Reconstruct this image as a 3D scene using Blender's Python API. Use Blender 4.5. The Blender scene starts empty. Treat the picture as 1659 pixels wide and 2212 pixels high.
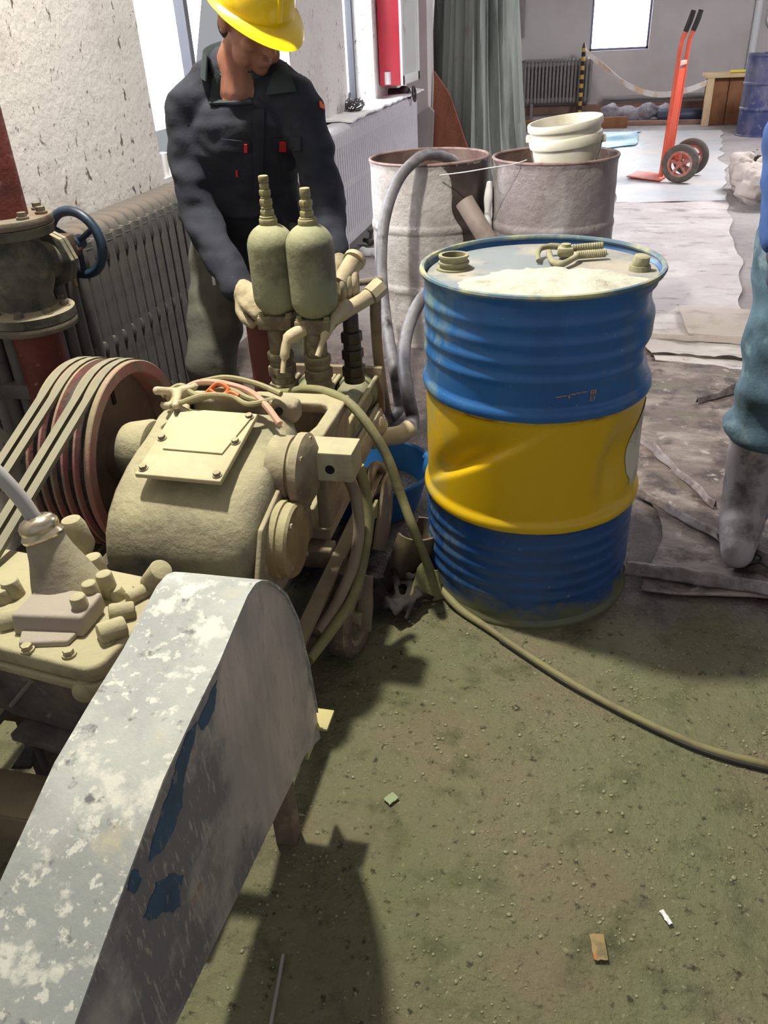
import bpy, bmesh, math, random
from mathutils import Vector, Matrix, noise
random.seed(7)
scn = bpy.context.scene
COL = scn.collection
PI = math.pi
V = Vector

# ------------------------------------------------------------------ camera
FPX, CXP, CYP = 1739.0, 829.5, 1106.0
CAMP = V((0, 0, 1.3748))
CR = V((0.97490, 0.21767, -0.04672)); CU = V((-0.07346, 0.51266, 0.85545)); CF = V((-0.21016, 0.83054, -0.51578))
cam_d = bpy.data.cameras.new('camera'); cam = bpy.data.objects.new('camera', cam_d); COL.objects.link(cam)
cam_d.sensor_fit = 'VERTICAL'; cam_d.sensor_height = 36.0; cam_d.lens = FPX / 2212 * 36.0
cam_d.clip_start = 0.02; cam_d.clip_end = 200
m = Matrix((CR, CU, -CF)).transposed().to_4x4(); m.translation = CAMP
cam.matrix_world = m
scn.camera = cam

def ray(px, py): return CF + CR * ((px - CXP) / FPX) - CU * ((py - CYP) / FPX)
def AX(px, py, x): d = ray(px, py); return CAMP + d * ((x - CAMP.x) / d.x)
def AY(px, py, y): d = ray(px, py); return CAMP + d * ((y - CAMP.y) / d.y)
def AZ(px, py, z): d = ray(px, py); return CAMP + d * ((z - CAMP.z) / d.z)

# ------------------------------------------------------------------ light
scn.view_settings.view_transform = 'Standard'; scn.view_settings.look = 'None'
scn.view_settings.exposure = 0.12; scn.view_settings.gamma = 1.0
w = bpy.data.worlds.new('overcast_sky'); scn.world = w; w.use_nodes = True
w.node_tree.nodes['Background'].inputs[0].default_value = (0.93, 0.95, 1.0, 1)
w.node_tree.nodes['Background'].inputs[1].default_value = 0.36
def area(name, loc, target, sx, sy, power, col):
    l = bpy.data.lights.new(name, 'AREA'); l.shape = 'RECTANGLE'; l.size = sx; l.size_y = sy; l.energy = power; l.color = col
    o = bpy.data.objects.new(name, l); COL.objects.link(o); o.location = loc
    o.rotation_euler = (V(target) - V(loc)).to_track_quat('-Z', 'Y').to_euler(); return o
area('daylight_window_near', (-2.1, 4.15, 1.8), (0, 4.15, 1.2), 1.75, 1.8, 90, (0.93, 0.95, 1))
area('daylight_window_mid', (-2.1, 6.6, 1.9), (0, 6.6, 1.2), 0.9, 2.0, 60, (0.93, 0.95, 1))
area('daylight_window_back', (0.37, 14.32, 1.76), (0.37, 0, 1.76), 0.84, 1.68, 60, (0.93, 0.95, 1))
area('ceiling_lamp_over_pump', (-1.22, 2.0, 3.2), (-.9, 1.5, 0), 0.14, 0.14, 132, (1.0, 0.95, 0.80))
area('far_bay_fill', (2.4, 8.6, 3.3), (2.4, 8.6, 0), 1.2, 1.2, 170, (1, 0.97, 0.97))  # unseen area light added to brighten the far bay

# ------------------------------------------------------------------ helpers: shapes
def frame(ax):
    ax = V(ax).normalized(); h = V((0, 0, 1)) if abs(ax.z) < 0.9 else V((1, 0, 0))
    u = h.cross(ax).normalized(); return u, ax.cross(u), ax
def spl(pts, n=8, closed=False):
    P = [V(p) for p in pts]; N = len(P); out = []
    for i in range(N if closed else N - 1):
        if closed: a, b, c, d = P[i - 1], P[i], P[(i + 1) % N], P[(i + 2) % N]
        else: a = P[i - 1] if i else P[0] * 2 - P[1]; b = P[i]; c = P[i + 1]; d = P[i + 2] if i + 2 < N else P[-1] * 2 - P[-2]
        for k in range(n):
            t = k / n
            out.append(0.5 * ((2 * b) + (c - a) * t + (2 * a - 5 * b + 4 * c - d) * t * t + (3 * b - a - 3 * c + d) * t ** 3))
    if not closed: out.append(P[-1].copy())
    return out
class MB:
    def __init__(s): s.v = []; s.f = []
    def add(s, vs, fs):
        o = len(s.v); s.v += [V(v) for v in vs]; s.f += [[i + o for i in f] for f in fs]; return s
    def box(s, c, size, bev=0.0, rot=None, seg=2):
        bm = bmesh.new(); bmesh.ops.create_cube(bm, size=1)
        for v in bm.verts: v.co = V((v.co.x * size[0], v.co.y * size[1], v.co.z * size[2]))
        if bev > 0: bmesh.ops.bevel(bm, geom=bm.edges[:], offset=min(bev, 0.49 * min(size)), segments=seg, affect='EDGES', profile=0.5)
        R = rot if rot is not None else Matrix.Identity(3)
        bm.verts.index_update()
        s.add([R @ v.co + V(c) for v in bm.verts], [[v.index for v in f.verts] for f in bm.faces]); bm.free(); return s
    def beam(s, p0, p1, wid, hei, up=(0, 0, 1), bev=0.0):
        p0, p1 = V(p0), V(p1); a = (p1 - p0); L = a.length; a.normalize(); x = V(up).cross(a).normalized(); z = a.cross(x)
        return s.box((p0 + p1) / 2, (wid, L, hei), bev, Matrix((x, a, z)).transposed())
    def lathe(s, prof, o, ax, seg=32, fn=None, cap0=True, cap1=True):
        # prof: list of (height along axis, radius)
        u, v, a = frame(ax); o = V(o); vs = []; fs = []
        for (h, r) in prof:
            for k in range(seg):
                t = 2 * PI * k / seg; rr = fn(t, h, r) if fn else r
                vs.append(o + a * h + (u * math.cos(t) + v * math.sin(t)) * rr)
        for i in range(len(prof) - 1):
            for k in range(seg):
                k2 = (k + 1) % seg; fs.append([i * seg + k, i * seg + k2, (i + 1) * seg + k2, (i + 1) * seg + k])
        if cap0: fs.append(list(range(seg))[::-1])
        if cap1: fs.append([(len(prof) - 1) * seg + k for k in range(seg)])
        return s.add(vs, fs)
    def cyl(s, p0, p1, r0, r1=None, seg=20, bev=0.0):
        p0, p1 = V(p0), V(p1); L = (p1 - p0).length; r1 = r0 if r1 is None else r1
        pr = [(0, r0), (L, r1)] if not bev else [(0, r0 - bev), (bev * .3, r0 - bev * .3), (bev, r0), (L - bev, r1), (L - bev * .3, r1 - bev * .3), (L, r1 - bev)]
        return s.lathe(pr, p0, p1 - p0, seg)
    def hexa(s, p0, p1, r): return s.cyl(p0, p1, r, None, 6)
    def tube(s, pts, r, seg=10, closed=False, cap=True, flat=None):
        P = [V(p) for p in pts]; N = len(P); R = r if isinstance(r, (list, tuple)) else [r] * N
        T = []
        for i in range(N):
            a = P[i - 1] if (i or closed) else P[0]; b = P[(i + 1) % N] if (i < N - 1 or closed) else P[-1]
            T.append((b - a).normalized())
        u = frame(T[0])[0]; vs = []; fs = []
        for i in range(N):
            u = (u - T[i] * u.dot(T[i])); u = u.normalized() if u.length > 1e-6 else frame(T[i])[0]; w_ = T[i].cross(u)
            for k in range(seg):
                t = 2 * PI * k / seg; vs.append(P[i] + (u * math.cos(t) + w_ * math.sin(t) * (flat or 1)) * R[i])
        for i in range(N if closed else N - 1):
            j = (i + 1) % N
            for k in range(seg):
                k2 = (k + 1) % seg; fs.append([i * seg + k, i * seg + k2, j * seg + k2, j * seg + k])
        if cap and not closed: fs += [list(range(seg))[::-1], [(N - 1) * seg + k for k in range(seg)]]
        return s.add(vs, fs)
    def prism(s, poly, vec, bev=0.0):
        n = len(poly); A = [V(p) for p in poly]; B = [p + V(vec) for p in A]
        if bev > 0:
            bm = bmesh.new(); vv = [bm.verts.new(p) for p in A + B]
            bm.faces.new(vv[:n]); bm.faces.new(vv[n:][::-1])
            for k in range(n): bm.faces.new([vv[k], vv[(k + 1) % n], vv[n + (k + 1) % n], vv[n + k]])
            bmesh.ops.recalc_face_normals(bm, faces=bm.faces[:])
            es = [e for e in bm.edges if len(e.link_faces) == 2 and e.calc_face_angle(0) > 0.6]
            bmesh.ops.bevel(bm, geom=es, offset=bev, segments=3, affect='EDGES', profile=0.5)
            bm.verts.index_update(); s.add([v.co for v in bm.verts], [[v.index for v in f.verts] for f in bm.faces]); bm.free(); return s
        return s.add(A + B, [list(range(n)), list(range(2 * n - 1, n - 1, -1))] + [[k, (k + 1) % n, n + (k + 1) % n, n + k] for k in range(n)])
    def ball(s, c, r, seg=16, rings=10, rot=None):
        r = (r, r, r) if not isinstance(r, (list, tuple)) else r; R = rot if rot is not None else Matrix.Identity(3); vs = [V(c) + R @ V((0, 0, -r[2]))]; fs = []
        for i in range(1, rings):
            p = -PI / 2 + PI * i / rings
            for k in range(seg):
                t = 2 * PI * k / seg; vs.append(V(c) + R @ V((r[0] * math.cos(p) * math.cos(t), r[1] * math.cos(p) * math.sin(t), r[2] * math.sin(p))))
        vs.append(V(c) + R @ V((0, 0, r[2]))); n = len(vs) - 1
        for k in range(seg):
            k2 = (k + 1) % seg; fs.append([0, 1 + k2, 1 + k]); fs.append([n, n - seg + k, n - seg + k2])
            for i in range(rings - 2): fs.append([1 + i * seg + k, 1 + i * seg + k2, 1 + (i + 1) * seg + k2, 1 + (i + 1) * seg + k])
        return s.add(vs, fs)
    def capsule(s, p0, r0, p1, r1, seg=14): s.cyl(p0, p1, r0, r1, seg); s.ball(p0, r0, seg, 8); s.ball(p1, r1, seg, 8); return s
    def limb(s, pts, rs):
        for i in range(len(pts) - 1): s.capsule(pts[i], rs[i], pts[i + 1], rs[i + 1])
        return s
    def torus(s, c, ax, R, r, seg=32, s2=10):
        u, v, a = frame(ax); return s.tube([V(c) + (u * math.cos(2 * PI * k / seg) + v * math.sin(2 * PI * k / seg)) * R for k in range(seg)], r, s2, closed=True)
    def loft(s, rings, cap=True):
        n = len(rings[0]); vs = [p for r in rings for p in r]; fs = []
        for i in range(len(rings) - 1):
            for k in range(n): fs.append([i * n + k, i * n + (k + 1) % n, (i + 1) * n + (k + 1) % n, (i + 1) * n + k])
        if cap: fs += [list(range(n))[::-1], [(len(rings) - 1) * n + k for k in range(n)]]
        return s.add(vs, fs)
    def sheet(s, P, thick=0.004, nu=30, nv=30, fn=None, wob=0.0, wf=2.3):
        # P: four corners in order; a cloth-like slab with real thickness; fn(u, v) -> height
        a, b, c, d = [V(p) for p in P]; vs = []
        for lay in (0, 1):
            for j in range(nv + 1):
                for i in range(nu + 1):
                    u, v = i / nu, j / nv; p = (a * (1 - u) + b * u) * (1 - v) + (d * (1 - u) + c * u) * v
                    if wob: p = p + V((noise.noise(p * wf + V((5, 1, 0))), noise.noise(p * wf + V((0, 9, 4))), 0)) * wob
                    h = fn(u, v, p) if fn else 0
                    vs.append(p + V((0, 0, h + (thick if lay == 0 else 0))))
        N = (nu + 1) * (nv + 1); fs = []
        for j in range(nv):
            for i in range(nu):
                q = [j * (nu + 1) + i, j * (nu + 1) + i + 1, (j + 1) * (nu + 1) + i + 1, (j + 1) * (nu + 1) + i]
                fs.append(q); fs.append([k + N for k in q][::-1])
        ring = [i for i in range(nu + 1)] + [j * (nu + 1) + nu for j in range(1, nv + 1)] + [nv * (nu + 1) + i for i in range(nu - 1, -1, -1)] + [j * (nu + 1) for j in range(nv - 1, 0, -1)]
        for k in range(len(ring)): a_, b_ = ring[k], ring[(k + 1) % len(ring)]; fs.append([b_, a_, a_ + N, b_ + N])
        return s.add(vs, fs)
    def bolt(s, p, ax, r=0.009, h=0.007):
        a = V(ax).normalized(); p = V(p); s.cyl(p, p + a * h * .35, r * 1.35, None, 12); s.hexa(p + a * h * .3, p + a * h, r); return s

# ------------------------------------------------------------------ helpers: objects
def thing(name, label, cat, loc=(0, 0, 0), group=None):
    o = bpy.data.objects.new(name, None); COL.objects.link(o); o.location = loc; o.empty_display_size = 0.05
    o['label'] = label; o['category'] = cat
    if group: o['group'] = group
    return o
def root_loc(o):
    p = V((0, 0, 0))
    while o is not None: p += V(o.location); o = o.parent
    return p
def mesh_of(name, mb, mt, origin=V((0, 0, 0)), smooth=True, ang=38):
    me = bpy.data.meshes.new(name); me.from_pydata([tuple(v - origin) for v in mb.v], [], mb.f); me.validate()
    bm = bmesh.new(); bm.from_mesh(me); bmesh.ops.recalc_face_normals(bm, faces=bm.faces[:]); bm.to_mesh(me); bm.free()
    if smooth:
        me.shade_smooth(); me.set_sharp_from_angle(angle=math.radians(ang))
    if mt: me.materials.append(mt)
    return me
def part(name, mb, mt, parent, label=None, smooth=True, ang=38):
    o = bpy.data.objects.new(name, mesh_of(name, mb, mt, root_loc(parent), smooth, ang)); COL.objects.link(o); o.parent = parent
    if label: o['label'] = label
    return o
def solo(name, mb, mt, label, cat, loc=(0, 0, 0), group=None, smooth=True, ang=38):
    o = bpy.data.objects.new(name, mesh_of(name, mb, mt, V(loc), smooth, ang)); COL.objects.link(o); o.location = loc
    o['label'] = label; o['category'] = cat
    if group: o['group'] = group
    return o
def struct(name, mb, mt, parent=None, smooth=False, label=None):
    o = bpy.data.objects.new(name, mesh_of(name, mb, mt, root_loc(parent) if parent else V((0, 0, 0)), smooth)); COL.objects.link(o)
    if parent: o.parent = parent
    else: o['kind'] = 'structure'; o['category'] = name.split('_')[0]
    if label: o['label'] = label
    return o
def fuse(mb, voxel=0.01, smooth=4, disp=0.0, dscale=8.0, dstretch=(1, 1, 1), fn=None):
    # closed overlapping shapes -> one continuous surface
    me = bpy.data.meshes.new('tmp'); me.from_pydata([tuple(v) for v in mb.v], [], mb.f)
    bm = bmesh.new(); bm.from_mesh(me); bmesh.ops.recalc_face_normals(bm, faces=bm.faces[:]); bm.to_mesh(me); bm.free()
    o = bpy.data.objects.new('tmp', me); COL.objects.link(o)
    r = o.modifiers.new('r', 'REMESH'); r.mode = 'VOXEL'; r.voxel_size = voxel
    if smooth: sm = o.modifiers.new('s', 'SMOOTH'); sm.iterations = smooth; sm.factor = 0.5
    dg = bpy.context.evaluated_depsgraph_get(); e = bpy.data.meshes.new_from_object(o.evaluated_get(dg))
    out = MB(); nrm = [v.normal.copy() for v in e.vertices]
    for i, v in enumerate(e.vertices):
        p = v.co.copy()
        if disp:
            q = V((p.x * dstretch[0], p.y * dstretch[1], p.z * dstretch[2])) * dscale
            p = p + nrm[i] * (noise.noise(q) + .5 * noise.noise(q * 2.1)) * disp
        if fn: p = p + nrm[i] * fn(p)
        out.v.append(p)
    out.f = [list(p.vertices) for p in e.polygons]
    bpy.data.objects.remove(o); bpy.data.meshes.remove(me); bpy.data.meshes.remove(e)
    return out

# ------------------------------------------------------------------ helpers: materials
def lin(c):
    return tuple(((x / 255) / 12.92 if x <= 10.3 else ((x / 255 + 0.055) / 1.055) ** 2.4) for x in c) + (1,)
def mat(name, base, layers=(), rough=0.6, metal=0.0, bump=None, dust=None, spec=0.5, coat=0.0):
    # layers: (colour, noise scale, low, high[, stretch(x,y,z)[, detail[, roughness]]]); dust: (colour, amount) settles on upward faces
    M = bpy.data.materials.new(name); M.use_nodes = True; nt = M.node_tree; N = nt.nodes; L = nt.links
    b = N['Principled BSDF']; b.inputs['Metallic'].default_value = metal; b.inputs['Specular IOR Level'].default_value = spec
    b.inputs['Roughness'].default_value = rough; b.inputs['Coat Weight'].default_value = coat
    tc = N.new('ShaderNodeTexCoord')
    def rgb(c): n = N.new('ShaderNodeRGB'); n.outputs[0].default_value = lin(c); return n.outputs[0]
    def mask(scale, lo, hi, st=(1, 1, 1), det=6, seed=0.0):
        mp = N.new('ShaderNodeMapping'); L.new(tc.outputs['Object'], mp.inputs[0]); mp.inputs['Scale'].default_value = st; mp.inputs['Location'].default_value = (seed, seed * 1.7, seed * .6)
        n = N.new('ShaderNodeTexNoise'); n.inputs['Scale'].default_value = scale; n.inputs['Detail'].default_value = det; n.inputs['Roughness'].default_value = 0.62; L.new(mp.outputs[0], n.inputs['Vector'])
        r = N.new('ShaderNodeMapRange'); r.inputs['From Min'].default_value = lo; r.inputs['From Max'].default_value = hi; L.new(n.outputs['Fac'], r.inputs['Value'])
        return r.outputs[0]
    def mix(fac, a, c):
        x = N.new('ShaderNodeMix'); x.data_type = 'RGBA'; L.new(fac, x.inputs[0]); L.new(a, x.inputs[6]); L.new(c, x.inputs[7]); return x.outputs[2]
    cur = rgb(base); rf = None
    for i, ly in enumerate(layers):
        mk = mask(ly[1], ly[2], ly[3], ly[4] if len(ly) > 4 and ly[4] else (1, 1, 1), ly[5] if len(ly) > 5 else 6, i * 3.3 + len(name))
        cur = mix(mk, cur, rgb(ly[0]))
        if len(ly) > 6:
            x = N.new('ShaderNodeMix'); L.new(mk, x.inputs[0]); x.inputs[3].default_value = ly[6]
            if rf is None: x.inputs[2].default_value = rough
            else: L.new(rf, x.inputs[2])
            rf = x.outputs[0]
    if dust:
        g = N.new('ShaderNodeNewGeometry'); sx = N.new('ShaderNodeSeparateXYZ'); L.new(g.outputs['Normal'], sx.inputs[0])
        mk = mask(9, 0.3, 0.62, seed=2.2)
        ad = N.new('ShaderNodeMath'); ad.operation = 'MULTIPLY_ADD'; L.new(sx.outputs['Z'], ad.inputs[0]); ad.inputs[1].default_value = 0.9; ad.inputs[2].default_value = dust[1] - 0.75
        a2 = N.new('ShaderNodeMath'); a2.operation = 'ADD'; a2.use_clamp = True; L.new(ad.outputs[0], a2.inputs[0])
        m2 = N.new('ShaderNodeMath'); m2.operation = 'MULTIPLY'; L.new(mk, m2.inputs[0]); m2.inputs[1].default_value = 0.75; L.new(m2.outputs[0], a2.inputs[1])
        cur = mix(a2.outputs[0], cur, rgb(dust[0]))
        x = N.new('ShaderNodeMix'); L.new(a2.outputs[0], x.inputs[0]); x.inputs[2].default_value = rough; x.inputs[3].default_value = 0.9
        if rf is not None: L.new(rf, x.inputs[2])
        rf = x.outputs[0]
    L.new(cur, b.inputs['Base Color'])
    if rf is not None: L.new(rf, b.inputs['Roughness'])
    if bump:
        n = N.new('ShaderNodeTexNoise'); n.inputs['Scale'].default_value = bump[0]; n.inputs['Detail'].default_value = 8; n.inputs['Roughness'].default_value = 0.65
        if len(bump) > 2: mp = N.new('ShaderNodeMapping'); mp.inputs['Scale'].default_value = bump[2]; L.new(tc.outputs['Object'], mp.inputs[0]); L.new(mp.outputs[0], n.inputs['Vector'])
        else: L.new(tc.outputs['Object'], n.inputs['Vector'])
        bp = N.new('ShaderNodeBump'); bp.inputs['Strength'].default_value = bump[1]; bp.inputs['Distance'].default_value = 0.02
        L.new(n.outputs['Fac'], bp.inputs['Height']); L.new(bp.outputs[0], b.inputs['Normal'])
    return M
DUST = (205, 200, 168)
# ------------------------------------------------------------------ materials
M_plaster = mat('speckled_plaster', (226, 222, 220), [((196, 188, 186), 2.2, .52, .72), ((112, 100, 96), 30, .625, .665, (1, 1, .6)), ((118, 104, 100), 11, .655, .69, (1, 1, .45)), ((150, 138, 134), 60, .63, .68)], rough=.85, bump=(30, .25))
M_backwall = mat('pale_plaster', (205, 199, 199), [((188, 180, 180), 1.2, .45, .75)], rough=.9)
M_ceil = mat('ceiling_paint', (215, 212, 208), rough=.9)
M_frame = mat('grey_window_frame', (80, 82, 92), rough=.5)
M_bframe = mat('blue_grey_window_frame', (92, 96, 128), rough=.5)
M_glass = mat('window_glass', (255, 255, 255), rough=.02); M_glass.node_tree.nodes['Principled BSDF'].inputs['Transmission Weight'].default_value = 1.0; M_glass.node_tree.nodes['Principled BSDF'].inputs['IOR'].default_value = 1.02
M_rad = mat('dusty_radiator_grey', (92, 91, 91), [((74, 72, 72), 14, .5, .7)], rough=.6, dust=((108, 95, 87), .20))
M_radfar = mat('radiator_grey', (138, 133, 134), rough=.6)
M_radwhite = mat('whitewashed_radiator', (206, 203, 212), [((176, 168, 172), 6, .5, .75, (1, 1, .15))], rough=.7)
M_whitecloth = mat('white_cloth', (238, 238, 240), [((215, 214, 218), 5, .5, .8)], rough=.9)
M_red = mat('red_enamel', (196, 52, 70), [((178, 40, 56), 3, .45, .7)], rough=.4)
M_whitepaint = mat('white_enamel', (232, 231, 233), rough=.4)
M_dark = mat('dark_rubber', (38, 36, 37), rough=.6)
M_darkmetal = mat('dark_metal', (74, 70, 72), rough=.55)
M_redpipe = mat('rusty_red_pipe', (112, 50, 42), [((82, 32, 30), 7, .45, .65), ((150, 118, 108), 34, .60, .70)], rough=.65, bump=(40, .25))
M_valve = mat('grey_green_valve_casting', (98, 98, 88), [((58, 60, 54), 9, .45, .62), ((132, 118, 100), 12, .58, .7)], rough=.7, bump=(30, .3), dust=((158, 148, 124), .12))
M_brassfl = mat('rust_stained_flange', (116, 106, 92), [((98, 72, 58), 9, .54, .68), ((92, 90, 82), 6, .5, .66)], rough=.8, bump=(40, .2))
M_bluewheel = mat('blue_handwheel_paint', (38, 58, 78), [((22, 32, 44), 9, .5, .7)], rough=.45)
M_tarp = mat('grey_green_tarpaulin', (146, 154, 148), [((98, 106, 100), 2.5, .42, .62, (1, 1, .2)), ((146, 150, 146), 5, .6, .75, (1, 1, .2)), ((140, 122, 108), 3, .62, .75)], rough=.75, bump=(16, .35, (1, 1, .3)))
M_rust = mat('rusty_brown_sheet', (132, 80, 60), [((104, 58, 44), 6, .45, .65, (1, 1, .3)), ((158, 104, 80), 10, .6, .72, (1, 1, .3))], rough=.85, bump=(20, .3))
M_greyboard = mat('grey_board', (150, 146, 146), rough=.8)
M_wood = mat('brown_timber', (140, 96, 62), [((112, 72, 46), 5, .45, .65, (1, 8, .5))], rough=.75)
M_palewood = mat('pale_timber', (214, 188, 150), [((192, 160, 120), 6, .5, .7, (1, 1, .3))], rough=.75)
M_orange = mat('orange_hand_truck_paint', (226, 96, 72), [((206, 80, 60), 5, .5, .72), ((235, 140, 118), 18, .66, .74)], rough=.5)
M_tyre = mat('dusty_tyre_rubber', (92, 86, 82), [((120, 112, 106), 12, .5, .7)], rough=.9, bump=(40, .3))
M_hubred = mat('dusty_red_wheel_rim', (176, 106, 92), [((190, 170, 160), 14, .5, .66)], rough=.7)
M_bluebarrel = mat('dusty_blue_barrel', (58, 66, 112), [((112, 112, 132), 5, .44, .66, (1, 1, .5)), ((150, 146, 152), 11, .6, .74)], rough=.55)
M_tape = mat('striped_barrier_tape', (236, 230, 226), [((222, 196, 168), 5, .5, .6)], rough=.5)
M_pvc = mat('white_pipe_plastic', (226, 228, 232), rough=.4)
M_greyplastic = mat('grey_wrapped_bundle', (160, 158, 168), [((112, 110, 120), 7, .48, .66), ((196, 194, 204), 10, .6, .72)], rough=.6, bump=(14, .5))
M_bluepipe = mat('dark_blue_pipe', (62, 70, 96), rough=.5)
M_kerb = mat('brown_skirting', (150, 118, 104), [((112, 92, 86), 3, .5, .7)], rough=.85)
M_bluesheet = mat('pale_blue_plastic_sheet', (186, 192, 198), [((206, 202, 202), 2.2, .42, .6), ((150, 196, 214), 3.2, .60, .72), ((172, 160, 152), 5, .62, .76)], rough=.45, bump=(9, .35))
M_blueedge = mat('blue_plastic_sheet', (140, 196, 218), [((190, 208, 216), 6, .5, .7)], rough=.4, bump=(12, .5))
M_greysheet = mat('pale_dusty_sheet', (194, 186, 186), [((214, 208, 208), 2.6, .45, .65), ((140, 128, 124), 4.5, .54, .72, (1, 2.2, 1)), ((92, 84, 82), 14, .64, .74)], rough=.6, bump=(11, .4))
M_mudsheet = mat('muddy_brown_sheet', (112, 98, 94), [((158, 146, 138), 4, .48, .64, (1, 2.2, 1)), ((70, 58, 56), 9, .48, .62), ((108, 108, 84), 4, .60, .70), ((176, 166, 160), 22, .60, .68)], rough=.5, bump=(16, .9))
M_plasticfilm = mat('clouded_plastic_film', (158, 150, 154), [((104, 92, 90), 9, .44, .60), ((120, 108, 104), 22, .5, .64)], rough=.35, bump=(14, .6))
M_sack = mat('cream_sackcloth', (196, 186, 180), [((160, 148, 140), 6, .5, .7)], rough=.85, bump=(60, .3))
M_dkweed = mat('dark_debris', (98, 90, 80), [((60, 54, 50), 12, .45, .6)], rough=.9, bump=(30, .8))

# floor: one concrete slab, wet grey-green cement slurry near the pump, brown mud behind the drum that also carries the drum's painted shade, pale dry dust further off
def floor_mat():
    M = bpy.data.materials.new('slurry_covered_concrete'); M.use_nodes = True; nt = M.node_tree; N = nt.nodes; L = nt.links; b = N['Principled BSDF']
    tc = N.new('ShaderNodeTexCoord'); sx = N.new('ShaderNodeSeparateXYZ'); L.new(tc.outputs['Object'], sx.inputs[0])
    def rgb(c): n = N.new('ShaderNodeRGB'); n.outputs[0].default_value = lin(c); return n.outputs[0]
    def noi(s, det=7, seed=0, st=(1, 1, 1)):
        mp = N.new('ShaderNodeMapping'); mp.inputs['Location'].default_value = (seed, seed, 0); mp.inputs['Scale'].default_value = st; L.new(tc.outputs['Object'], mp.inputs[0])
        n = N.new('ShaderNodeTexNoise'); n.inputs['Scale'].default_value = s; n.inputs['Detail'].default_value = det; n.inputs['Roughness'].default_value = .65; L.new(mp.outputs[0], n.inputs['Vector']); return n.outputs['Fac']
    def rng(x, lo, hi, a=0., c=1.):
        r = N.new('ShaderNodeMapRange'); r.inputs['From Min'].default_value = lo; r.inputs['From Max'].default_value = hi; r.inputs['To Min'].default_value = a; r.inputs['To Max'].default_value = c; L.new(x, r.inputs['Value']); return r.outputs[0]
    def mth(op, a, c):
        n = N.new('ShaderNodeMath'); n.operation = op
        for i, q in enumerate((a, c)):
            if isinstance(q, (int, float)): n.inputs[i].default_value = q
            else: L.new(q, n.inputs[i])
        return n.outputs[0]
    def mix(f, a, c):
        x = N.new('ShaderNodeMix'); x.data_type = 'RGBA'; L.new(f, x.inputs[0]); L.new(a, x.inputs[6]); L.new(c, x.inputs[7]); return x.outputs[2]
    def mixf(f, a, c):
        x = N.new('ShaderNodeMix'); L.new(f, x.inputs[0]); x.inputs[2].default_value = c if False else 0
        for i, q in ((2, a), (3, c)):
            if isinstance(q, (int, float)): x.inputs[i].default_value = q
            else: L.new(q, x.inputs[i])
        return x.outputs[0]
    yy = mth('ADD', sx.outputs['Y'], mth('MULTIPLY', mth('SUBTRACT', noi(4.0), .5), .55))
    green = mix(rng(noi(3.2, seed=3), .42, .66), rgb((114, 116, 86)), rgb((124, 114, 92)))
    green = mix(rng(noi(9, seed=8), .52, .7), green, rgb((82, 86, 60)))
    green = mix(rng(noi(42, 5, seed=1), .58, .68), green, rgb((62, 62, 46))); green = mix(rng(noi(64, 4, seed=31), .62, .70), green, rgb((140, 142, 112)))
    green = mix(rng(noi(7, 3, seed=21), .735, .75), green, rgb((52, 128, 92)))
    mud = mix(rng(noi(5, seed=5), .42, .62), rgb((104, 92, 88)), rgb((62, 52, 51)))
    mud = mix(rng(noi(16, seed=2), .55, .68), mud, rgb((122, 112, 110)))
    pale = mix(rng(noi(1.6, seed=6), .4, .65), rgb((178, 172, 172)), rgb((150, 142, 142)))
    pale = mix(rng(noi(9, seed=4), .58, .7), pale, rgb((126, 116, 114)))
    c = mix(rng(yy, 3.6, 5.0), mud, pale); c = mix(rng(yy, 1.86, 1.72), c, green)
    L.new(c, b.inputs['Base Color'])
    wet = rng(noi(2.6, seed=9), .40, .62)
    near = rng(yy, 3.8, 2.8)
    rf = mixf(wet, .30, .09); rf = mixf(near, .65, rf); L.new(rf, b.inputs['Roughness']); b.inputs['Specular IOR Level'].default_value = .5
    h = mth('ADD', mth('MULTIPLY', noi(7, 4, seed=2), .8), mth('ADD', mth('MULTIPLY', noi(38, 8, seed=5), .38), mth('MULTIPLY', noi(130, 3, seed=12), .2)))
    bp = N.new('ShaderNodeBump'); bp.inputs['Strength'].default_value = .8; bp.inputs['Distance'].default_value = .035; L.new(h, bp.inputs['Height']); L.new(bp.outputs[0], b.inputs['Normal'])
    return M
M_floor = floor_mat()

# ------------------------------------------------------------------ room
WX, BY = -1.68, 14.0      # left wall face, back wall face
mb = MB().box((2.7, 6.5, -.1), (9.4, 17, .2)); struct('floor', mb, M_floor, label='wet grey-green slurry-covered concrete floor')
mb = MB().box((2.7, 6.5, 3.75), (9.4, 17, .2)); struct('ceiling', mb, M_ceil)
def wall_y(mb, xa, xb, holes, y0, y1, ztop):
    y = y0
    for (a, b, z0, z1) in holes:
        mb.box(((xa + xb) / 2, (y + a) / 2, ztop / 2), (xb - xa, a - y, ztop)); mb.box(((xa + xb) / 2, (a + b) / 2, z0 / 2), (xb - xa, b - a, z0))
        mb.box(((xa + xb) / 2, (a + b) / 2, (z1 + ztop) / 2), (xb - xa, b - a, ztop - z1)); y = b
    return mb.box(((xa + xb) / 2, (y + y1) / 2, ztop / 2), (xb - xa, y1 - y, ztop))
H1, H2 = (3.26, 5.02, .88, 2.7), (6.25, 7.1, .86, 2.7)
struct('wall_left', wall_y(MB(), -2.05, WX, (H1, H2), -2, BY, 3.65), M_plaster, label='white plaster wall flecked with dark splashes')
mb = MB(); xa, xb, z0, z1 = -.045, .79, .92, 2.6
mb.box(((-2.05 + xa) / 2, BY + .15, 1.825), (xa + 2.05, .3, 3.65)); mb.box(((7.4 + xb) / 2, BY + .15, 1.825), (7.4 - xb, .3, 3.65))
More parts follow.
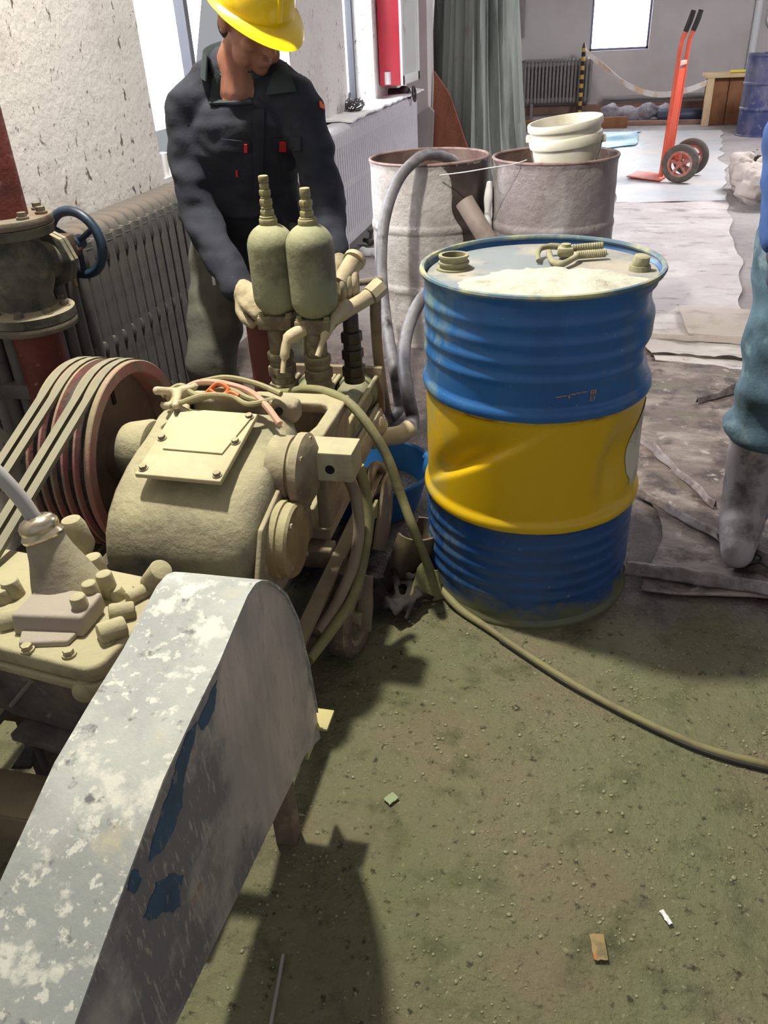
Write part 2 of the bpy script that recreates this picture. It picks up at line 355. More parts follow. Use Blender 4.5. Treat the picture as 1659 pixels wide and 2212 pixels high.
mb.box(((xa + xb) / 2, BY + .15, z0 / 2), (xb - xa, .3, z0)); mb.box(((xa + xb) / 2, BY + .15, (z1 + 3.65) / 2), (xb - xa, .3, 3.65 - z1))
struct('wall_back', mb, M_backwall, label='pale grey plaster wall at the far end')
def window(name, a, b, z0, z1, x, bars, axis, mt, lab, t=.032):
    def P(s, z): return (x, s, z) if axis == 'y' else (s, x, z)
    def S(ls, lz, th=.05): return (th, ls, lz) if axis == 'y' else (ls, th, lz)
    r = thing(name, lab, 'window', P((a + b) / 2, z0)); r['kind'] = 'structure'
    mb = MB()
    for s in (a + t / 2, b - t / 2): mb.box(P(s, (z0 + z1) / 2), S(t, z1 - z0))
    for z in (z0 + t / 2, z1 - t / 2): mb.box(P((a + b) / 2, z), S(b - a, t))
    for s in bars: mb.box(P(s, (z0 + z1) / 2), S(.045, z1 - z0))
    part('window_frame', mb, mt, r, smooth=False)
    part('glass_pane', MB().box(P((a + b) / 2, (z0 + z1) / 2), S(b - a - .02, z1 - z0 - .02, .006)), M_glass, r, smooth=False)
    return r
window('window_1', H1[0], H1[1], H1[2], H1[3], -1.86, (4.06,), 'y', M_frame, 'tall bright window behind the worker in the yellow helmet')
window('window_2', H2[0], H2[1], H2[2], H2[3], -1.86, (6.68,), 'y', M_frame, 'tall bright window between the worker and the red cabinet')
window('window_3', xa, xb, z0, z1, BY + .10, (), 'x', M_bframe, 'bright window with thin blue frame in the far wall', .03)
# pier standing out from the left wall, skirting and heating pipe of the far wall
struct('wall_pier', MB().box((-1.58, 8.58, 1.825), (.2, .34, 3.65)), M_backwall, label='pale wall pier beside the grey-green tarpaulin')
struct('trim_1', MB().box((2.9, BY - .03, .16), (8.9, .06, .12), .01), M_kerb, label='brown skirting strip along the far wall')
t = thing('skirting_pipe', 'long grey heating pipe running low along the far wall', 'pipe', (2.5, BY - .12, .30))
part('pipe_run', MB().cyl((.2, BY - .12, .30), (7, BY - .12, .30), .035), M_greyboard, t)
for k in range(9): part('pipe_bracket', MB().box((.4 + k * .8, BY - .075, .30), (.03, .15, .03)), M_greyboard, t)

# window sill clutter
t = thing('sill_cup', 'small white mug on the near window sill behind the worker', 'cup', (-1.72, 3.33, .88))
part('cup_body', MB().lathe([(0, .03), (.09, .034), (.09, .030), (.01, .026)], (-1.72, 3.33, .88), (0, 0, 1), 20, cap1=True), M_whitepaint, t)
part('handle', MB().torus((-1.72, 3.37, .925), (1, 0, 0), .022, .006, 16, 6), M_whitepaint, t)
mb = MB(); rr = random.Random(3)
for k in range(26):
    a = rr.random() * 6.28; mb.tube(spl([(-1.64 + rr.uniform(-.02, .02), 6.1 + rr.uniform(-.05, .05), .87 + .012 * k / 26), (-1.6 + .05 * math.cos(a), 6.1 + .1 * math.sin(a), .88 + rr.random() * .08), (-1.58 + .05 * math.cos(a + 1), 6.1 + .12 * math.sin(a + 1), .9 + rr.random() * .04)], 4), .003, 5)
solo('wire_scrap', mb, M_darkmetal, 'tangle of thin dark wire at the end of the white sill', 'wire', (-1.6, 6.1, .87))
solo('window_latch', MB().ball((-1.78, 6.62, .885), (.035, .04, .025)).cyl((-1.78, 6.62, .90), (-1.78, 6.68, .95), .012), M_darkmetal, 'small dark latch at the foot of the window bar', 'latch', (-1.78, 6.62, .86))

# ------------------------------------------------------------------ radiators
def section_mesh(ztop, zbot, xf, xb, wy, bridges):
    mb = MB(); r = wy * .40
    for x in (xf, (xf + xb) / 2, xb):
        mb.tube(spl([(x, 0, zbot + .02), (x, 0, (ztop + zbot) / 2), (x, 0, ztop - r)], 4), r, 10)
    lo = [(xb - .01, 0, ztop - .035), (xb + .005, 0, ztop - .012), ((xf + xb) / 2, 0, ztop - .008), (xf - .012, 0, ztop - .012), (xf, 0, ztop - .05)]
    mb.tube(spl(lo, 5), wy * .42, 10)
    for (z, h) in bridges: mb.box(((xf + xb) / 2, 0, z), (abs(xf - xb) + .03, wy * 1.02, h), .012)
    return mb
def radiator(name, label, mt, y0, n, wy, ztop, zbot, xf, xb, bridges, along='y', y_fixed=0, feet=True):
    r = thing(name, label, 'radiator', (xf, y0, 0) if along == 'y' else (y0, y_fixed, 0))
    mb0 = section_mesh(ztop, zbot, xf, xb, wy, bridges)
    rot = None
    me = None; first = None
    for k in range(n):
        if first is None:
            q = MB(); q.v = [V((v.x, y0 + v.y, v.z)) if along == 'y' else V((y0 + v.y, y_fixed + v.x, v.z)) for v in mb0.v]; q.f = mb0.f
            first = o = part('radiator_section', q, mt, r)
        else:
            o = first.copy(); COL.objects.link(o); o.parent = r
        o.location = (0, k * wy * 1.06, 0) if along == 'y' else (k * wy * 1.06, 0, 0)
    if feet:
        L = (n - 1) * wy * 1.06
        for e in (0.12, .88):
            c = (xf + (xb - xf) / 2, y0 + L * e, zbot / 2) if along == 'y' else (y0 + L * e, y_fixed + (xf + xb) / 2, zbot / 2)
            part('foot', MB().box(c, (.10, .045, zbot + .03) if along == 'y' else (.045, .10, zbot + .03), .006), mt, r)
    return r
radiator('cast_iron_radiator', 'dusty dark grey cast-iron radiator behind the red pipe valve', M_rad, 1.95, 21, .060, .865, .14, -1.515, -1.63, ((.80, .09), (.50, .05), (.19, .09)))
radiator('cast_iron_radiator', 'whitewashed ribbed radiator below the far windows, past the worker', M_radwhite, 5.08, 52, .052, .845, .12, -1.51, -1.62, ((.78, .10), (.5, .06), (.17, .09)))
radiator('cast_iron_radiator', 'grey radiator on the far wall beside the striped pole', M_radfar, -.955, 19, .050, .84, .25, -.05, -.14, ((.78, .06), (.31, .06)), along='x', y_fixed=BY - .02, feet=True)
t = thing('heating_branch_pipe', 'thin grey pipe entering the far radiator from the left', 'pipe', (-1.2, BY - .08, .83))
part('pipe_run', MB().tube([(-1.6, BY - .08, .83), (-.97, BY - .08, .83)], .014, 8), M_radfar, t)
# white cloth over the long radiator top
def drape(u, v, p): return .012 * noise.noise(p * 9)
solo('sill_cloth', MB().sheet([(-1.68, 5.55, .862), (-1.47, 5.55, .862), (-1.47, 8.15, .862), (-1.68, 8.15, .862)], .012, 12, 60, drape), M_whitecloth, 'white cloth laid along the top of the whitewashed radiator', 'cloth', (-1.57, 6.8, .862))
# fire hose cabinet on the left wall
t = thing('hose_cabinet', 'red fire hose cabinet with white glazed door on the left wall', 'cabinet', (-1.59, 7.6, .96))
part('cabinet_body', MB().box((-1.578, 7.6, 1.66), (.18, .74, 1.40), .006), M_red, t)
mb = MB()
for y in (7.26, 7.94): mb.box((-1.483, y, 1.66), (.02, .07, 1.40), .003)
for z in (.995, 2.325): mb.box((-1.483, 7.6, z), (.02, .74, .07), .003)
d = part('door', mb, M_whitepaint, t, 'white door frame')
M_door = mat('cabinet_door_glass', (222, 226, 226), [((150, 160, 158), 2.4, .58, .66)], rough=.15)
part('glass_pane', MB().box((-1.485, 7.6, 1.66), (.008, .62, 1.28)), M_door, d)
part('conduit_stub', MB().cyl((-1.6, 7.24, .97), (-1.6, 7.24, 1.06), .028), M_whitepaint, t, 'white stub at the lower corner')
t = thing('pipe_valve', 'small dark hydrant valve under the red cabinet', 'valve', (-1.6, 7.62, .85))
part('valve_body', MB().cyl((-1.69, 7.62, .87), (-1.5, 7.62, .87), .05, None, 20, .01).ball((-1.55, 7.62, .87), .065), M_darkmetal, t)
part('handwheel', MB().torus((-1.46, 7.62, .87), (1, 0, .1), .055, .010).cyl((-1.5, 7.62, .87), (-1.46, 7.62, .87), .012).box((-1.46, 7.62, .87), (.01, .11, .012)), M_darkmetal, t)

# ------------------------------------------------------------------ tarpaulin, leaning sheets
def tarp_fn(t, h, r):
    return r * (1 + .06 * math.sin(t * 9 + .6 * math.sin(h * 1.3)) + .045 * math.sin(t * 19 + 1.3 * h + 1) + .035 * math.sin(t * 33 + .7 * h) + .022 * math.sin(t * 53 - h) + .03 * noise.noise((math.cos(t) * 2, math.sin(t) * 2, h * 1.5)))
prof = [(0, .66), (.05, .60), (.15, .53), (.3, .485), (.5, .455), (.75, .43), (1.0, .41), (1.3, .385), (1.6, .365), (2.0, .355), (2.6, .345), (3.2, .335)]
prof2 = []
for i in range(len(prof) - 1):
    for k in range(4): q = k / 4; prof2.append((prof[i][0] * (1 - q) + prof[i + 1][0] * q, prof[i][1] * (1 - q) + prof[i + 1][1] * q))
prof2.append(prof[-1])
solo('draped_tarpaulin', MB().lathe(prof2, (-1.13, 9.25, 0), (0, 0, 1), 160, tarp_fn), M_tarp, 'tall grey-green tarpaulin hanging in pleats beside the wall pier', 'tarpaulin', (-1.13, 9.25, 0), ang=70)
mb = MB().prism([(-1.46, 8.33, 0), (-.96, 8.30, 0), (-1.30, 8.60, .78), (-1.46, 8.66, .98)], (.0, .03, .012)); solo('leaning_sheet', mb, M_rust, 'rusty brown sheet leaning against the foot of the tarpaulin', 'sheet', (-1.3, 8.45, 0), smooth=False)
t = thing('leaning_board', 'narrow grey board with dark edge leaning beside the pier', 'board', (-1.45, 8.12, 0))
part('board_face', MB().prism([(-1.60, 8.15, 0), (-1.42, 8.15, 0), (-1.42, 8.38, .66), (-1.47, 8.40, .70), (-1.60, 8.38, .62)], (0, .025, .01)), M_greyboard, t, smooth=False)
part('board_edge', MB().prism([(-1.605, 8.14, 0), (-1.585, 8.14, 0), (-1.585, 8.36, .62), (-1.605, 8.36, .62)], (0, .03, .01)), M_dark, t, smooth=False)

# ------------------------------------------------------------------ far end: pole, tape, crate, barrel, rolls
t = thing('marker_pole', 'black and yellow striped pole in front of the far radiator', 'pole', (-.12, BY - .30, 0))
part('base', MB().cyl((-.12, BY - .30, 0), (-.12, BY - .30, .05), .13, .11, 24), M_darkmetal, t)
M_stripe = mat('black_yellow_stripes', (206, 164, 80), rough=.6); nt = M_stripe.node_tree
tc = nt.nodes.new('ShaderNodeTexCoord'); sx = nt.nodes.new('ShaderNodeSeparateXYZ'); nt.links.new(tc.outputs['Object'], sx.inputs[0]); cur = sx.outputs['Z']
for op, val in (('DIVIDE', .116), ('FRACT', 0), ('GREATER_THAN', .5)):
    q = nt.nodes.new('ShaderNodeMath'); q.operation = op; q.inputs[1].default_value = val; nt.links.new(cur, q.inputs[0]); cur = q.outputs[0]
q = nt.nodes.new('ShaderNodeMix'); q.data_type = 'RGBA'; q.inputs[6].default_value = lin((206, 164, 80)); q.inputs[7].default_value = lin((38, 36, 37)); nt.links.new(cur, q.inputs[0]); nt.links.new(q.outputs[2], nt.nodes['Principled BSDF'].inputs['Base Color'])
part('pole_shaft', MB().cyl((-.12, BY - .30, .05), (-.12, BY - .30, .98), .028), M_stripe, t)
part('pole_tip', MB().cyl((-.12, BY - .30, .978), (-.12, BY - .30, 1.04), .03, .012), M_darkmetal, t)
P = [AY(1264, 112, BY - .30), AY(1300, 140, 13.6), AY(1345, 178, 13.4), AY(1395, 200, 13.25), AY(1440, 204, 13.1), AY(1490, 193, 12.95), AY(1533, 176, 12.88)]
pts = spl(P, 8); mb = MB(); vs = []
for i, p in enumerate(pts):
    tw = .5 * math.sin(i * .35); vs += [p + V((0, .02 * math.sin(tw), .036)), p - V((0, .02 * math.sin(tw), .036)), p + V((.003, .006, -.036)), p + V((.003, .006, .036))]
fs = []
for i in range(len(pts) - 1):
    for a, b in ((0, 1), (1, 2), (2, 3), (3, 0)): fs.append([i * 4 + a, i * 4 + b, i * 4 + 4 + b, i * 4 + 4 + a])
mb.add(vs, fs); solo('barrier_tape', mb, M_tape, 'pale barrier tape sagging from the striped pole to the crate', 'tape', tuple(P[3]))
t = thing('wooden_crate', 'brown wooden crate with a pale front post beside the blue barrel', 'crate', (1.85, 12.95, 0))
part('corner_post', MB().box((1.58, 12.9, .29), (.09, .09, .58), .004), M_palewood, t)
mb = MB()
for k in range(2): mb.box((1.72 + k * .21, 12.95, .29), (.2, .05, .57), .004)
mb.box((1.82, 13.3, .29), (.5, .04, .57)); mb.box((2.05, 13.1, .29), (.03, .4, .57))
part('boards', mb, M_wood, t)
part('lid', MB().box((1.80, 13.08, .605), (.58, .46, .05), .004), M_palewood, t)
solo('yellow_strip', MB().box((1.92, 12.9, .65), (.22, .1, .03), .008), mat('yellow_plastic', (236, 214, 70), rough=.5), 'yellow strip lying on the crate lid', 'strip', (1.92, 12.9, .63))
def drum_profile(h, r, rim=.008, ribs=(), hoops=()):
    zs = sorted(set([0, .004, .012, .02, h - .03, h - .02, h - .012, h] + [round(k * .006, 4) for k in range(4, int((h - .03) / .006))])); out = []
    for z in zs:
        rr = r
        for (zc, wd, a) in ribs: rr += a * math.exp(-((z - zc) / wd) ** 2)
        for (zc, wd, a) in hoops: rr += a * max(0, 1 - ((z - zc) / wd) ** 2) ** .6 if abs(z - zc) < wd else 0
        if z < .016 or z > h - .016: rr = r + rim
        out.append((z, rr))
    return out
t = thing('steel_barrel', 'scuffed dark blue barrel standing by the far crate', 'barrel', (2.12, 11.8, 0))
part('barrel_shell', MB().lathe(drum_profile(.88, .285, .008, hoops=((.3, .02, .012), (.58, .02, .012))), (2.12, 11.8, 0), (0, 0, 1), 48), M_bluebarrel, t)
part('top_rim', MB().torus((2.12, 11.8, .885), (0, 0, 1), .288, .008, 48, 8), M_bluebarrel, t)
t = thing('wall_pipe', 'white vertical pipe on the far wall above the blue barrel', 'pipe', (2.2, BY - .08, 0))
part('pipe_run', MB().cyl((2.2, BY - .08, .0), (2.2, BY - .08, 3.6), .05), M_pvc, t)
part('pipe_run', MB().cyl((2.36, BY - .05, 1.25), (2.36, BY - .05, 3.6), .03), M_pvc, t)
part('elbow', MB().tube(spl([(2.36, BY - .05, 1.3), (2.36, BY - .05, 1.2), (2.42, BY - .05, 1.14), (2.6, BY - .05, 1.14)], 5), .034), M_pvc, t)
mb = MB().tube(spl([(.20, 13.55, .12), (.4, 13.5, .14), (.62, 13.52, .11), (.8, 13.5, .15), (1.02, 13.5, .13), (1.15, 13.52, .12)], 8), [.07 + .05 * abs(math.sin(i * .31)) for i in range(41)], 18)
solo('wrapped_bundle', fuse(mb, .02, 4, .03, 7), M_greyplastic, 'crumpled grey plastic bundle lying below the far window', 'bundle', (.7, 13.5, 0))
solo('pipe_length', MB().cyl((.98, 13.36, .095), (1.62, 13.33, .095), .085, None, 24, .008), M_bluepipe, 'short dark blue pipe lying between bundle and crate', 'pipe', (1.3, 13.35, 0))
solo('timber_board', MB().beam((-1.05, 12.75, .07), (.55, 12.95, .07), .06, .14, bev=.006), M_wood, 'brown timber board on edge behind the white bucket', 'board', (-.2, 12.85, 0))
solo('timber_board', MB().beam((.3, 13.18, .03), (1.6, 13.12, .03), .08, .06, bev=.006), M_kerb, 'reddish board lying in front of the grey bundle', 'board', (1, 13.15, 0))
t = thing('hanging_cable', 'dark flat bracket on the far wall beside the tarpaulin', 'bracket', (-1.03, BY - .03, 1.2))
part('plate', MB().box((-1.05, BY - .03, 1.45), (.10, .05, .62), .01), M_greyboard, t)

# small fittings on the floor by the whitewashed radiator
p = AZ(792, 545, .03)
solo('pipe_elbow', MB().tube(spl([p + V((-.04, .05, 0)), p, p + V((.05, -.01, .005)), p + V((.09, -.05, .005))], 5), .028, 16), M_pvc, 'white plastic pipe elbow on the floor by the whitewashed radiator', 'pipe fitting', tuple(p))
p = AZ(800, 522, .03)
t = thing('stop_valve', 'small dark stop valve at the end of the whitewashed radiator pipe', 'valve', tuple(p))
part('valve_body', MB().cyl(p + V((-.06, .05, 0)), p + V((.05, -.02, 0)), .016).ball(p, .03), M_darkmetal, t)
part('valve_stem', MB().cyl(p, p + V((.01, 0, .07)), .012).cyl(p + V((.01, 0, .07)), p + V((.01, 0, .085)), .026), M_darkmetal, t)
# ------------------------------------------------------------------ main drum, blue over yellow over blue
def drum_paint(name):
    M = mat(name, (0, 0, 0), rough=.33, bump=None); nt = M.node_tree; N = nt.nodes; L = nt.links; b = N['Principled BSDF']
    tc = N.new('ShaderNodeTexCoord'); sx = N.new('ShaderNodeSeparateXYZ'); L.new(tc.outputs['Object'], sx.inputs[0])
    def rgb(c): n = N.new('ShaderNodeRGB'); n.outputs[0].default_value = lin(c); return n.outputs[0]
    def noi(s, st=(1, 1, 1), seed=0):
        mp = N.new('ShaderNodeMapping'); mp.inputs['Scale'].default_value = st; mp.inputs['Location'].default_value = (seed,) * 3; L.new(tc.outputs['Object'], mp.inputs[0])
        n = N.new('ShaderNodeTexNoise'); n.inputs['Scale'].default_value = s; n.inputs['Detail'].default_value = 7; n.inputs['Roughness'].default_value = .65; L.new(mp.outputs[0], n.inputs['Vector']); return n.outputs['Fac']
    def rng(x, lo, hi):
        r = N.new('ShaderNodeMapRange'); r.inputs['From Min'].default_value = lo; r.inputs['From Max'].default_value = hi; L.new(x, r.inputs['Value']); return r.outputs[0]
    def mth(op, a, c):
        n = N.new('ShaderNodeMath'); n.operation = op
        for i, q in enumerate((a, c)):
            if isinstance(q, (int, float)): n.inputs[i].default_value = q
            else: L.new(q, n.inputs[i])
        return n.outputs[0]
    def mix(f, a, c):
        x = N.new('ShaderNodeMix'); x.data_type = 'RGBA'; L.new(f, x.inputs[0]); L.new(a, x.inputs[6]); L.new(c, x.inputs[7]); return x.outputs[2]
    z = mth('ADD', sx.outputs['Z'], mth('MULTIPLY', mth('SUBTRACT', noi(18), .5), .008))
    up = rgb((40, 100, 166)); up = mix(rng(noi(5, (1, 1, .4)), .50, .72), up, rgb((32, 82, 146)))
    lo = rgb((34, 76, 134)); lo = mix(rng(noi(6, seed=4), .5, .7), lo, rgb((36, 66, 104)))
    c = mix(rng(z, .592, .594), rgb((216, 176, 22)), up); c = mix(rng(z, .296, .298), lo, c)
    # rust line, scuffs, splashes of slurry towards the left side and the foot
    c = mix(mth('MULTIPLY', rng(noi(14, (1, 1, 3), 2), .5, .66), rng(mth('ABSOLUTE', mth('SUBTRACT', z, .589), 0), .008, .002)), c, rgb((112, 62, 34)))
    side = rng(mth('ADD', sx.outputs['X'], mth('MULTIPLY', noi(6, seed=7), -.12)), -.20, -.36)
    c = mix(mth('MULTIPLY', rng(noi(16, (1, 1, .5), 9), .46, .62), mth('ADD', mth('MULTIPLY', side, .75), 0.0)), c, rgb((150, 168, 120)))
    c = mix(mth('MULTIPLY', rng(noi(58, seed=3), .66, .70), .7), c, rgb((150, 168, 176)))
    rs = rng(sx.outputs['X'], .14, .27)
    c = mix(mth('MULTIPLY', mth('MULTIPLY', rng(noi(9, (1, 1, .6), 13), .45, .62), rs), rng(z, .59, .6)), c, rgb((96, 112, 128)))
    foot = rng(mth('ADD', sx.outputs['Z'], mth('MULTIPLY', noi(13, seed=1), -.20)), -.02, -.07)
    c = mix(foot, c, rgb((104, 106, 80)))
    L.new(c, b.inputs['Base Color'])
    r = N.new('ShaderNodeMapRange'); r.inputs['To Min'].default_value = .20; r.inputs['To Max'].default_value = .42; L.new(noi(8, seed=5), r.inputs['Value']); L.new(r.outputs[0], b.inputs['Roughness'])
    return M
M_drum = drum_paint('blue_yellow_drum_paint')
M_rimcream = mat('dusty_drum_rim', (84, 110, 128), [((166, 166, 128), 8, .45, .62)], rough=.55)
M_lid = mat('dusty_drum_lid', (126, 134, 140), [((168, 160, 148), 5, .42, .58), ((96, 96, 92), 12, .6, .74)], rough=.6)
M_powder = mat('cement_powder', (198, 196, 184), [((176, 173, 160), 16, .5, .66), ((138, 136, 118), 9, .58, .70)], rough=.95, bump=(60, .6))
M_bung = mat('dusty_bung', (138, 134, 106), [((168, 164, 134), 20, .5, .7)], rough=.75)
M_black = mat('dark_void', (24, 22, 22), rough=.9)
DX, DY = -.082, 1.965
def g(x, s): return math.exp(-(x / s) ** 2)
def drum_dent(t, h, r):
    d = math.degrees(t); d = d - 360 if d > 180 else d; o = 0.0
    if .31 < h < .60:
        e = min(1, (h - .31) / .03, (.60 - h) / .03)
        # long crease rising to the right on the left front, a folded dent beside the sticker
        zc = .36 + (d + 62) * .0030; k = h - zc
        o -= .032 * e * g(d + 32, 24) * (math.exp(-(k / .05) ** 2) if k > 0 else math.exp(-(k / .010) ** 2))
        k = d - 50 - (h - .44) * 40
        o -= .034 * e * g(h - .45, .09) * (math.exp(-(k / 9) ** 2) if k < 0 else math.exp(-(k / 24) ** 2))
        o += .004 * e * g(d + 2, 16)
    if h > .60:
        e = min(1, (h - .60) / .04, (.872 - h) / .03)
        o -= .020 * max(0, e) * g(d - 84, 17) * (.7 + .5 * math.sin(h * 48)); o -= .010 * max(0, e) * g(d - 60, 14) * g(h - .80, .05)
    if h < .30: o -= .004 * min(1, max(0, h / .05)) * g(d - 75, 20)
    return r + o
ribs = tuple((z, 0.010, .0042) for z in (.815, .772, .730, .688)) + tuple((z, .010, .004) for z in (.245, .207, .168, .130, .092))
prof = drum_profile(.88, .276, .008, ribs, ((.604, .018, .009), (.307, .018, .010)))
t = thing('oil_drum', 'dented blue and yellow steel drum standing at the centre of the slurry floor', 'drum', (DX, DY, 0))
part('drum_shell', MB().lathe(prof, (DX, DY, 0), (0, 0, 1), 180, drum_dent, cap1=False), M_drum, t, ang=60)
part('drum_lid', MB().cyl((DX, DY, .846), (DX, DY, .861), .2705, None, 96), M_lid, t)
part('rim', MB().torus((DX, DY, .877), (0, 0, 1), .281, .0065, 120, 8), M_rimcream, t, 'dust covered rolled rim')
b1 = V((-.291, 1.976, .861)); b = part('bung_ring', MB().lathe([(0, .043), (.004, .043), (.005, .034), (.013, .034), (.014, .038), (.018, .038), (.019, .034), (.028, .034), (.029, .037), (.034, .037), (.034, .029), (.004, .028)], b1, (0, 0, 1), 40), M_bung, t, 'open threaded bung hole')
part('bung_opening', MB().cyl(b1 + V((0, 0, .004)), b1 + V((0, 0, .010)), .0285, None, 32), M_black, b)
b2 = V((.145, 1.979, .861)); part('vent_plug', MB().cyl(b2, b2 + V((0, 0, .012)), .026, .024, 24).cyl(b2 + V((0, 0, .010)), b2 + V((.003, -.003, .034)), .020, .018, 20, .003), M_bung, t, 'small pale vent plug')
# sticker patch following the shell
def patch(t0, t1, z0, z1, off, fn, nt=16, nz=16, edge=None):
    mb = MB(); vs = []
    for lay in (off, off - .0012):
        for j in range(nz + 1):
            for i in range(nt + 1):
                z = z0 + (z1 - z0) * j / nz; a = t0 + (t1 - t0) * i / nt
                if edge: a = max(a, edge(z))
                a = math.radians(a); rr = fn(a % (2 * PI), z, .276) + lay
                vs.append(V((DX + rr * math.sin(a), DY - rr * math.cos(a), z)))
    n = (nt + 1) * (nz + 1); fs = []
    for j in range(nz):
        for i in range(nt):
            q = [j * (nt + 1) + i, j * (nt + 1) + i + 1, (j + 1) * (nt + 1) + i + 1, (j + 1) * (nt + 1) + i]; fs += [q, [k + n for k in q][::-1]]
    return mb.add(vs, fs)
M_sticker = mat('worn_paper_sticker', (208, 202, 186), [((170, 164, 150), 9, .5, .66), ((150, 140, 120), 30, .6, .7, (1, 1, 3))], rough=.7)
part('sticker', patch(66, 104, .355, .55, .0025, drum_dent, edge=lambda z: 66 + 14 * ((z - .42) / .12) ** 2 if z > .42 else 66 + 3 * math.sin(z * 90)), M_sticker, t, 'torn white sticker on the yellow band')
M_mark = mat('faded_orange_print', (178, 142, 112), rough=.6)
for nm, items in (('print_line', [(12.5, 15, .6585, .661), (15.4, 17.6, .660, .6625), (18.2, 18.9, .655, .6625), (19.3, 21.6, .6625, .665), (22.0, 24.2, .664, .6665), (24.8, 27, .6645, .667)]), ('print_block', [(29, 29.6, .656, .667), (30.1, 30.6, .656, .667), (31.2, 31.8, .656, .667), (29, 31.8, .6665, .668), (29, 31.8, .661, .662), (29, 29.5, .642, .653), (29, 31, .652, .653), (29, 31, .647, .648), (29, 31, .642, .643), (31, 31.5, .644, .652)])):
    mb = MB()
    for (a, b_, z0, z1) in items: q = patch(a, b_, z0 - .005, z1 - .005, .0012, lambda a_, z, r: r + .0002, 3, 2); mb.add(q.v, q.f)
    part(nm, mb, M_mark, t, 'faded orange printing')
# cement dust heaped on the lid
def powder(cx, cy, poly_r, hmax, zb):
    vs = []; fs = []; nr, na = 14, 72
    for i in range(nr + 1):
        for k in range(na):
            a = 2 * PI * k / na; R = poly_r(a) * (i / nr); x = cx + R * math.cos(a); y = cy + R * math.sin(a)
            dd = math.hypot(x - DX, y - DY)
            if dd > .272: x = DX + (x - DX) * .272 / dd; y = DY + (y - DY) * .272 / dd
            h = hmax * (1 - (i / nr) ** 2) ** .7 * (.75 + .9 * noise.noise((x * 16, y * 16, 1))) + .0008 + .003 * noise.noise((x * 50, y * 50, 3)) * (1 - i / nr)
            vs.append(V((x, y, zb + max(.0006, h))))
    for i in range(nr):
        for k in range(na): fs.append([i * na + k, i * na + (k + 1) % na, (i + 1) * na + (k + 1) % na, (i + 1) * na + k])
    return MB().add(vs, fs)
o = solo('cement_powder', powder(DX + .045, DY - .115, lambda a: (.215 - .075 * max(0, math.sin(a))) * (1 + .30 * noise.noise((math.cos(a) * 2.2, math.sin(a) * 2.2, 4)) + .16 * noise.noise((math.cos(a) * 7, math.sin(a) * 7, 2))), .012, .861), M_powder, 'pale cement powder heaped on the lid of the blue and yellow drum', 'powder', (DX, DY, .861)); o['kind'] = 'stuff'
# forked hand tool on the lid
zt = .878
t = thing('bar_clamp', 'dusty steel hook tool with knurled handles lying on the drum lid', 'tool', (-.02, 2.08, .861))
def rodk(a, b, r):
    mb = MB(); a = V(a); b = V(b); n = 14
    mb.lathe([(k * (b - a).length / (n * 2), r * (1.0 if k % 2 else .86)) for k in range(n * 2 + 1)], a, b - a, 14); return mb
part('handle', rodk((-.02, 2.115, zt), (.062, 2.128, zt + .004), .0095), M_bung, t)
part('handle', rodk((.0, 2.055, zt - .002), (.068, 2.078, zt - .002), .0105), M_bung, t)
part('hook', MB().tube(spl([(-.02, 2.115, zt), (-.06, 2.11, zt + .006), (-.088, 2.09, zt + .006), (-.094, 2.06, zt), (-.09, 2.02, .870)], 6), [.008] * 8 + [.007] * 9 + [.006] * 8, 10), M_bung, t)
part('hook', MB().tube(spl([(.0, 2.055, zt - .002), (-.005, 2.03, zt - .002), (-.03, 1.985, .873), (-.05, 1.995, .872), (-.062, 2.03, .874), (-.068, 2.075, zt)], 6), .0075, 10), M_bung, t)
part('pivot_block', MB().box((-.028, 2.085, zt), (.04, .04, .022), .006).cyl((-.028, 2.085, zt + .008), (-.028, 2.085, zt + .018), .012), M_bung, t)

# ------------------------------------------------------------------ open barrels behind
M_barrelcem = mat('cement_coated_barrel', (198, 192, 190), [((160, 152, 150), 4, .46, .66), ((222, 220, 220), 7, .55, .7), ((118, 104, 98), 9, .60, .74, (1, 1, .4))], rough=.8, bump=(26, .55))
M_barreldark = mat('stained_open_barrel', (156, 146, 148), [((184, 178, 182), 4, .46, .62, (1, 1, .5)), ((104, 90, 82), 3.2, .56, .66, (1, 1, .3)), ((128, 118, 88), 5, .66, .74, (1, 1, .3))], rough=.7, bump=(22, .6))
M_barrelin = mat('rusty_barrel_inside', (116, 96, 88), [((86, 62, 54), 5, .45, .6), ((150, 118, 100), 8, .58, .72)], rough=.8, bump=(16, .4))
M_rimrust = mat('rusty_barrel_rim', (150, 128, 124), [((112, 86, 78), 8, .45, .6)], rough=.7)
M_wetstain = mat('wet_dark_stain', (66, 56, 54), [((92, 80, 76), 6, .5, .7)], rough=.35)
M_slurry = mat('slurry_surface', (128, 108, 98), [((96, 76, 66), 5, .45, .65)], rough=.45, bump=(9, .4))
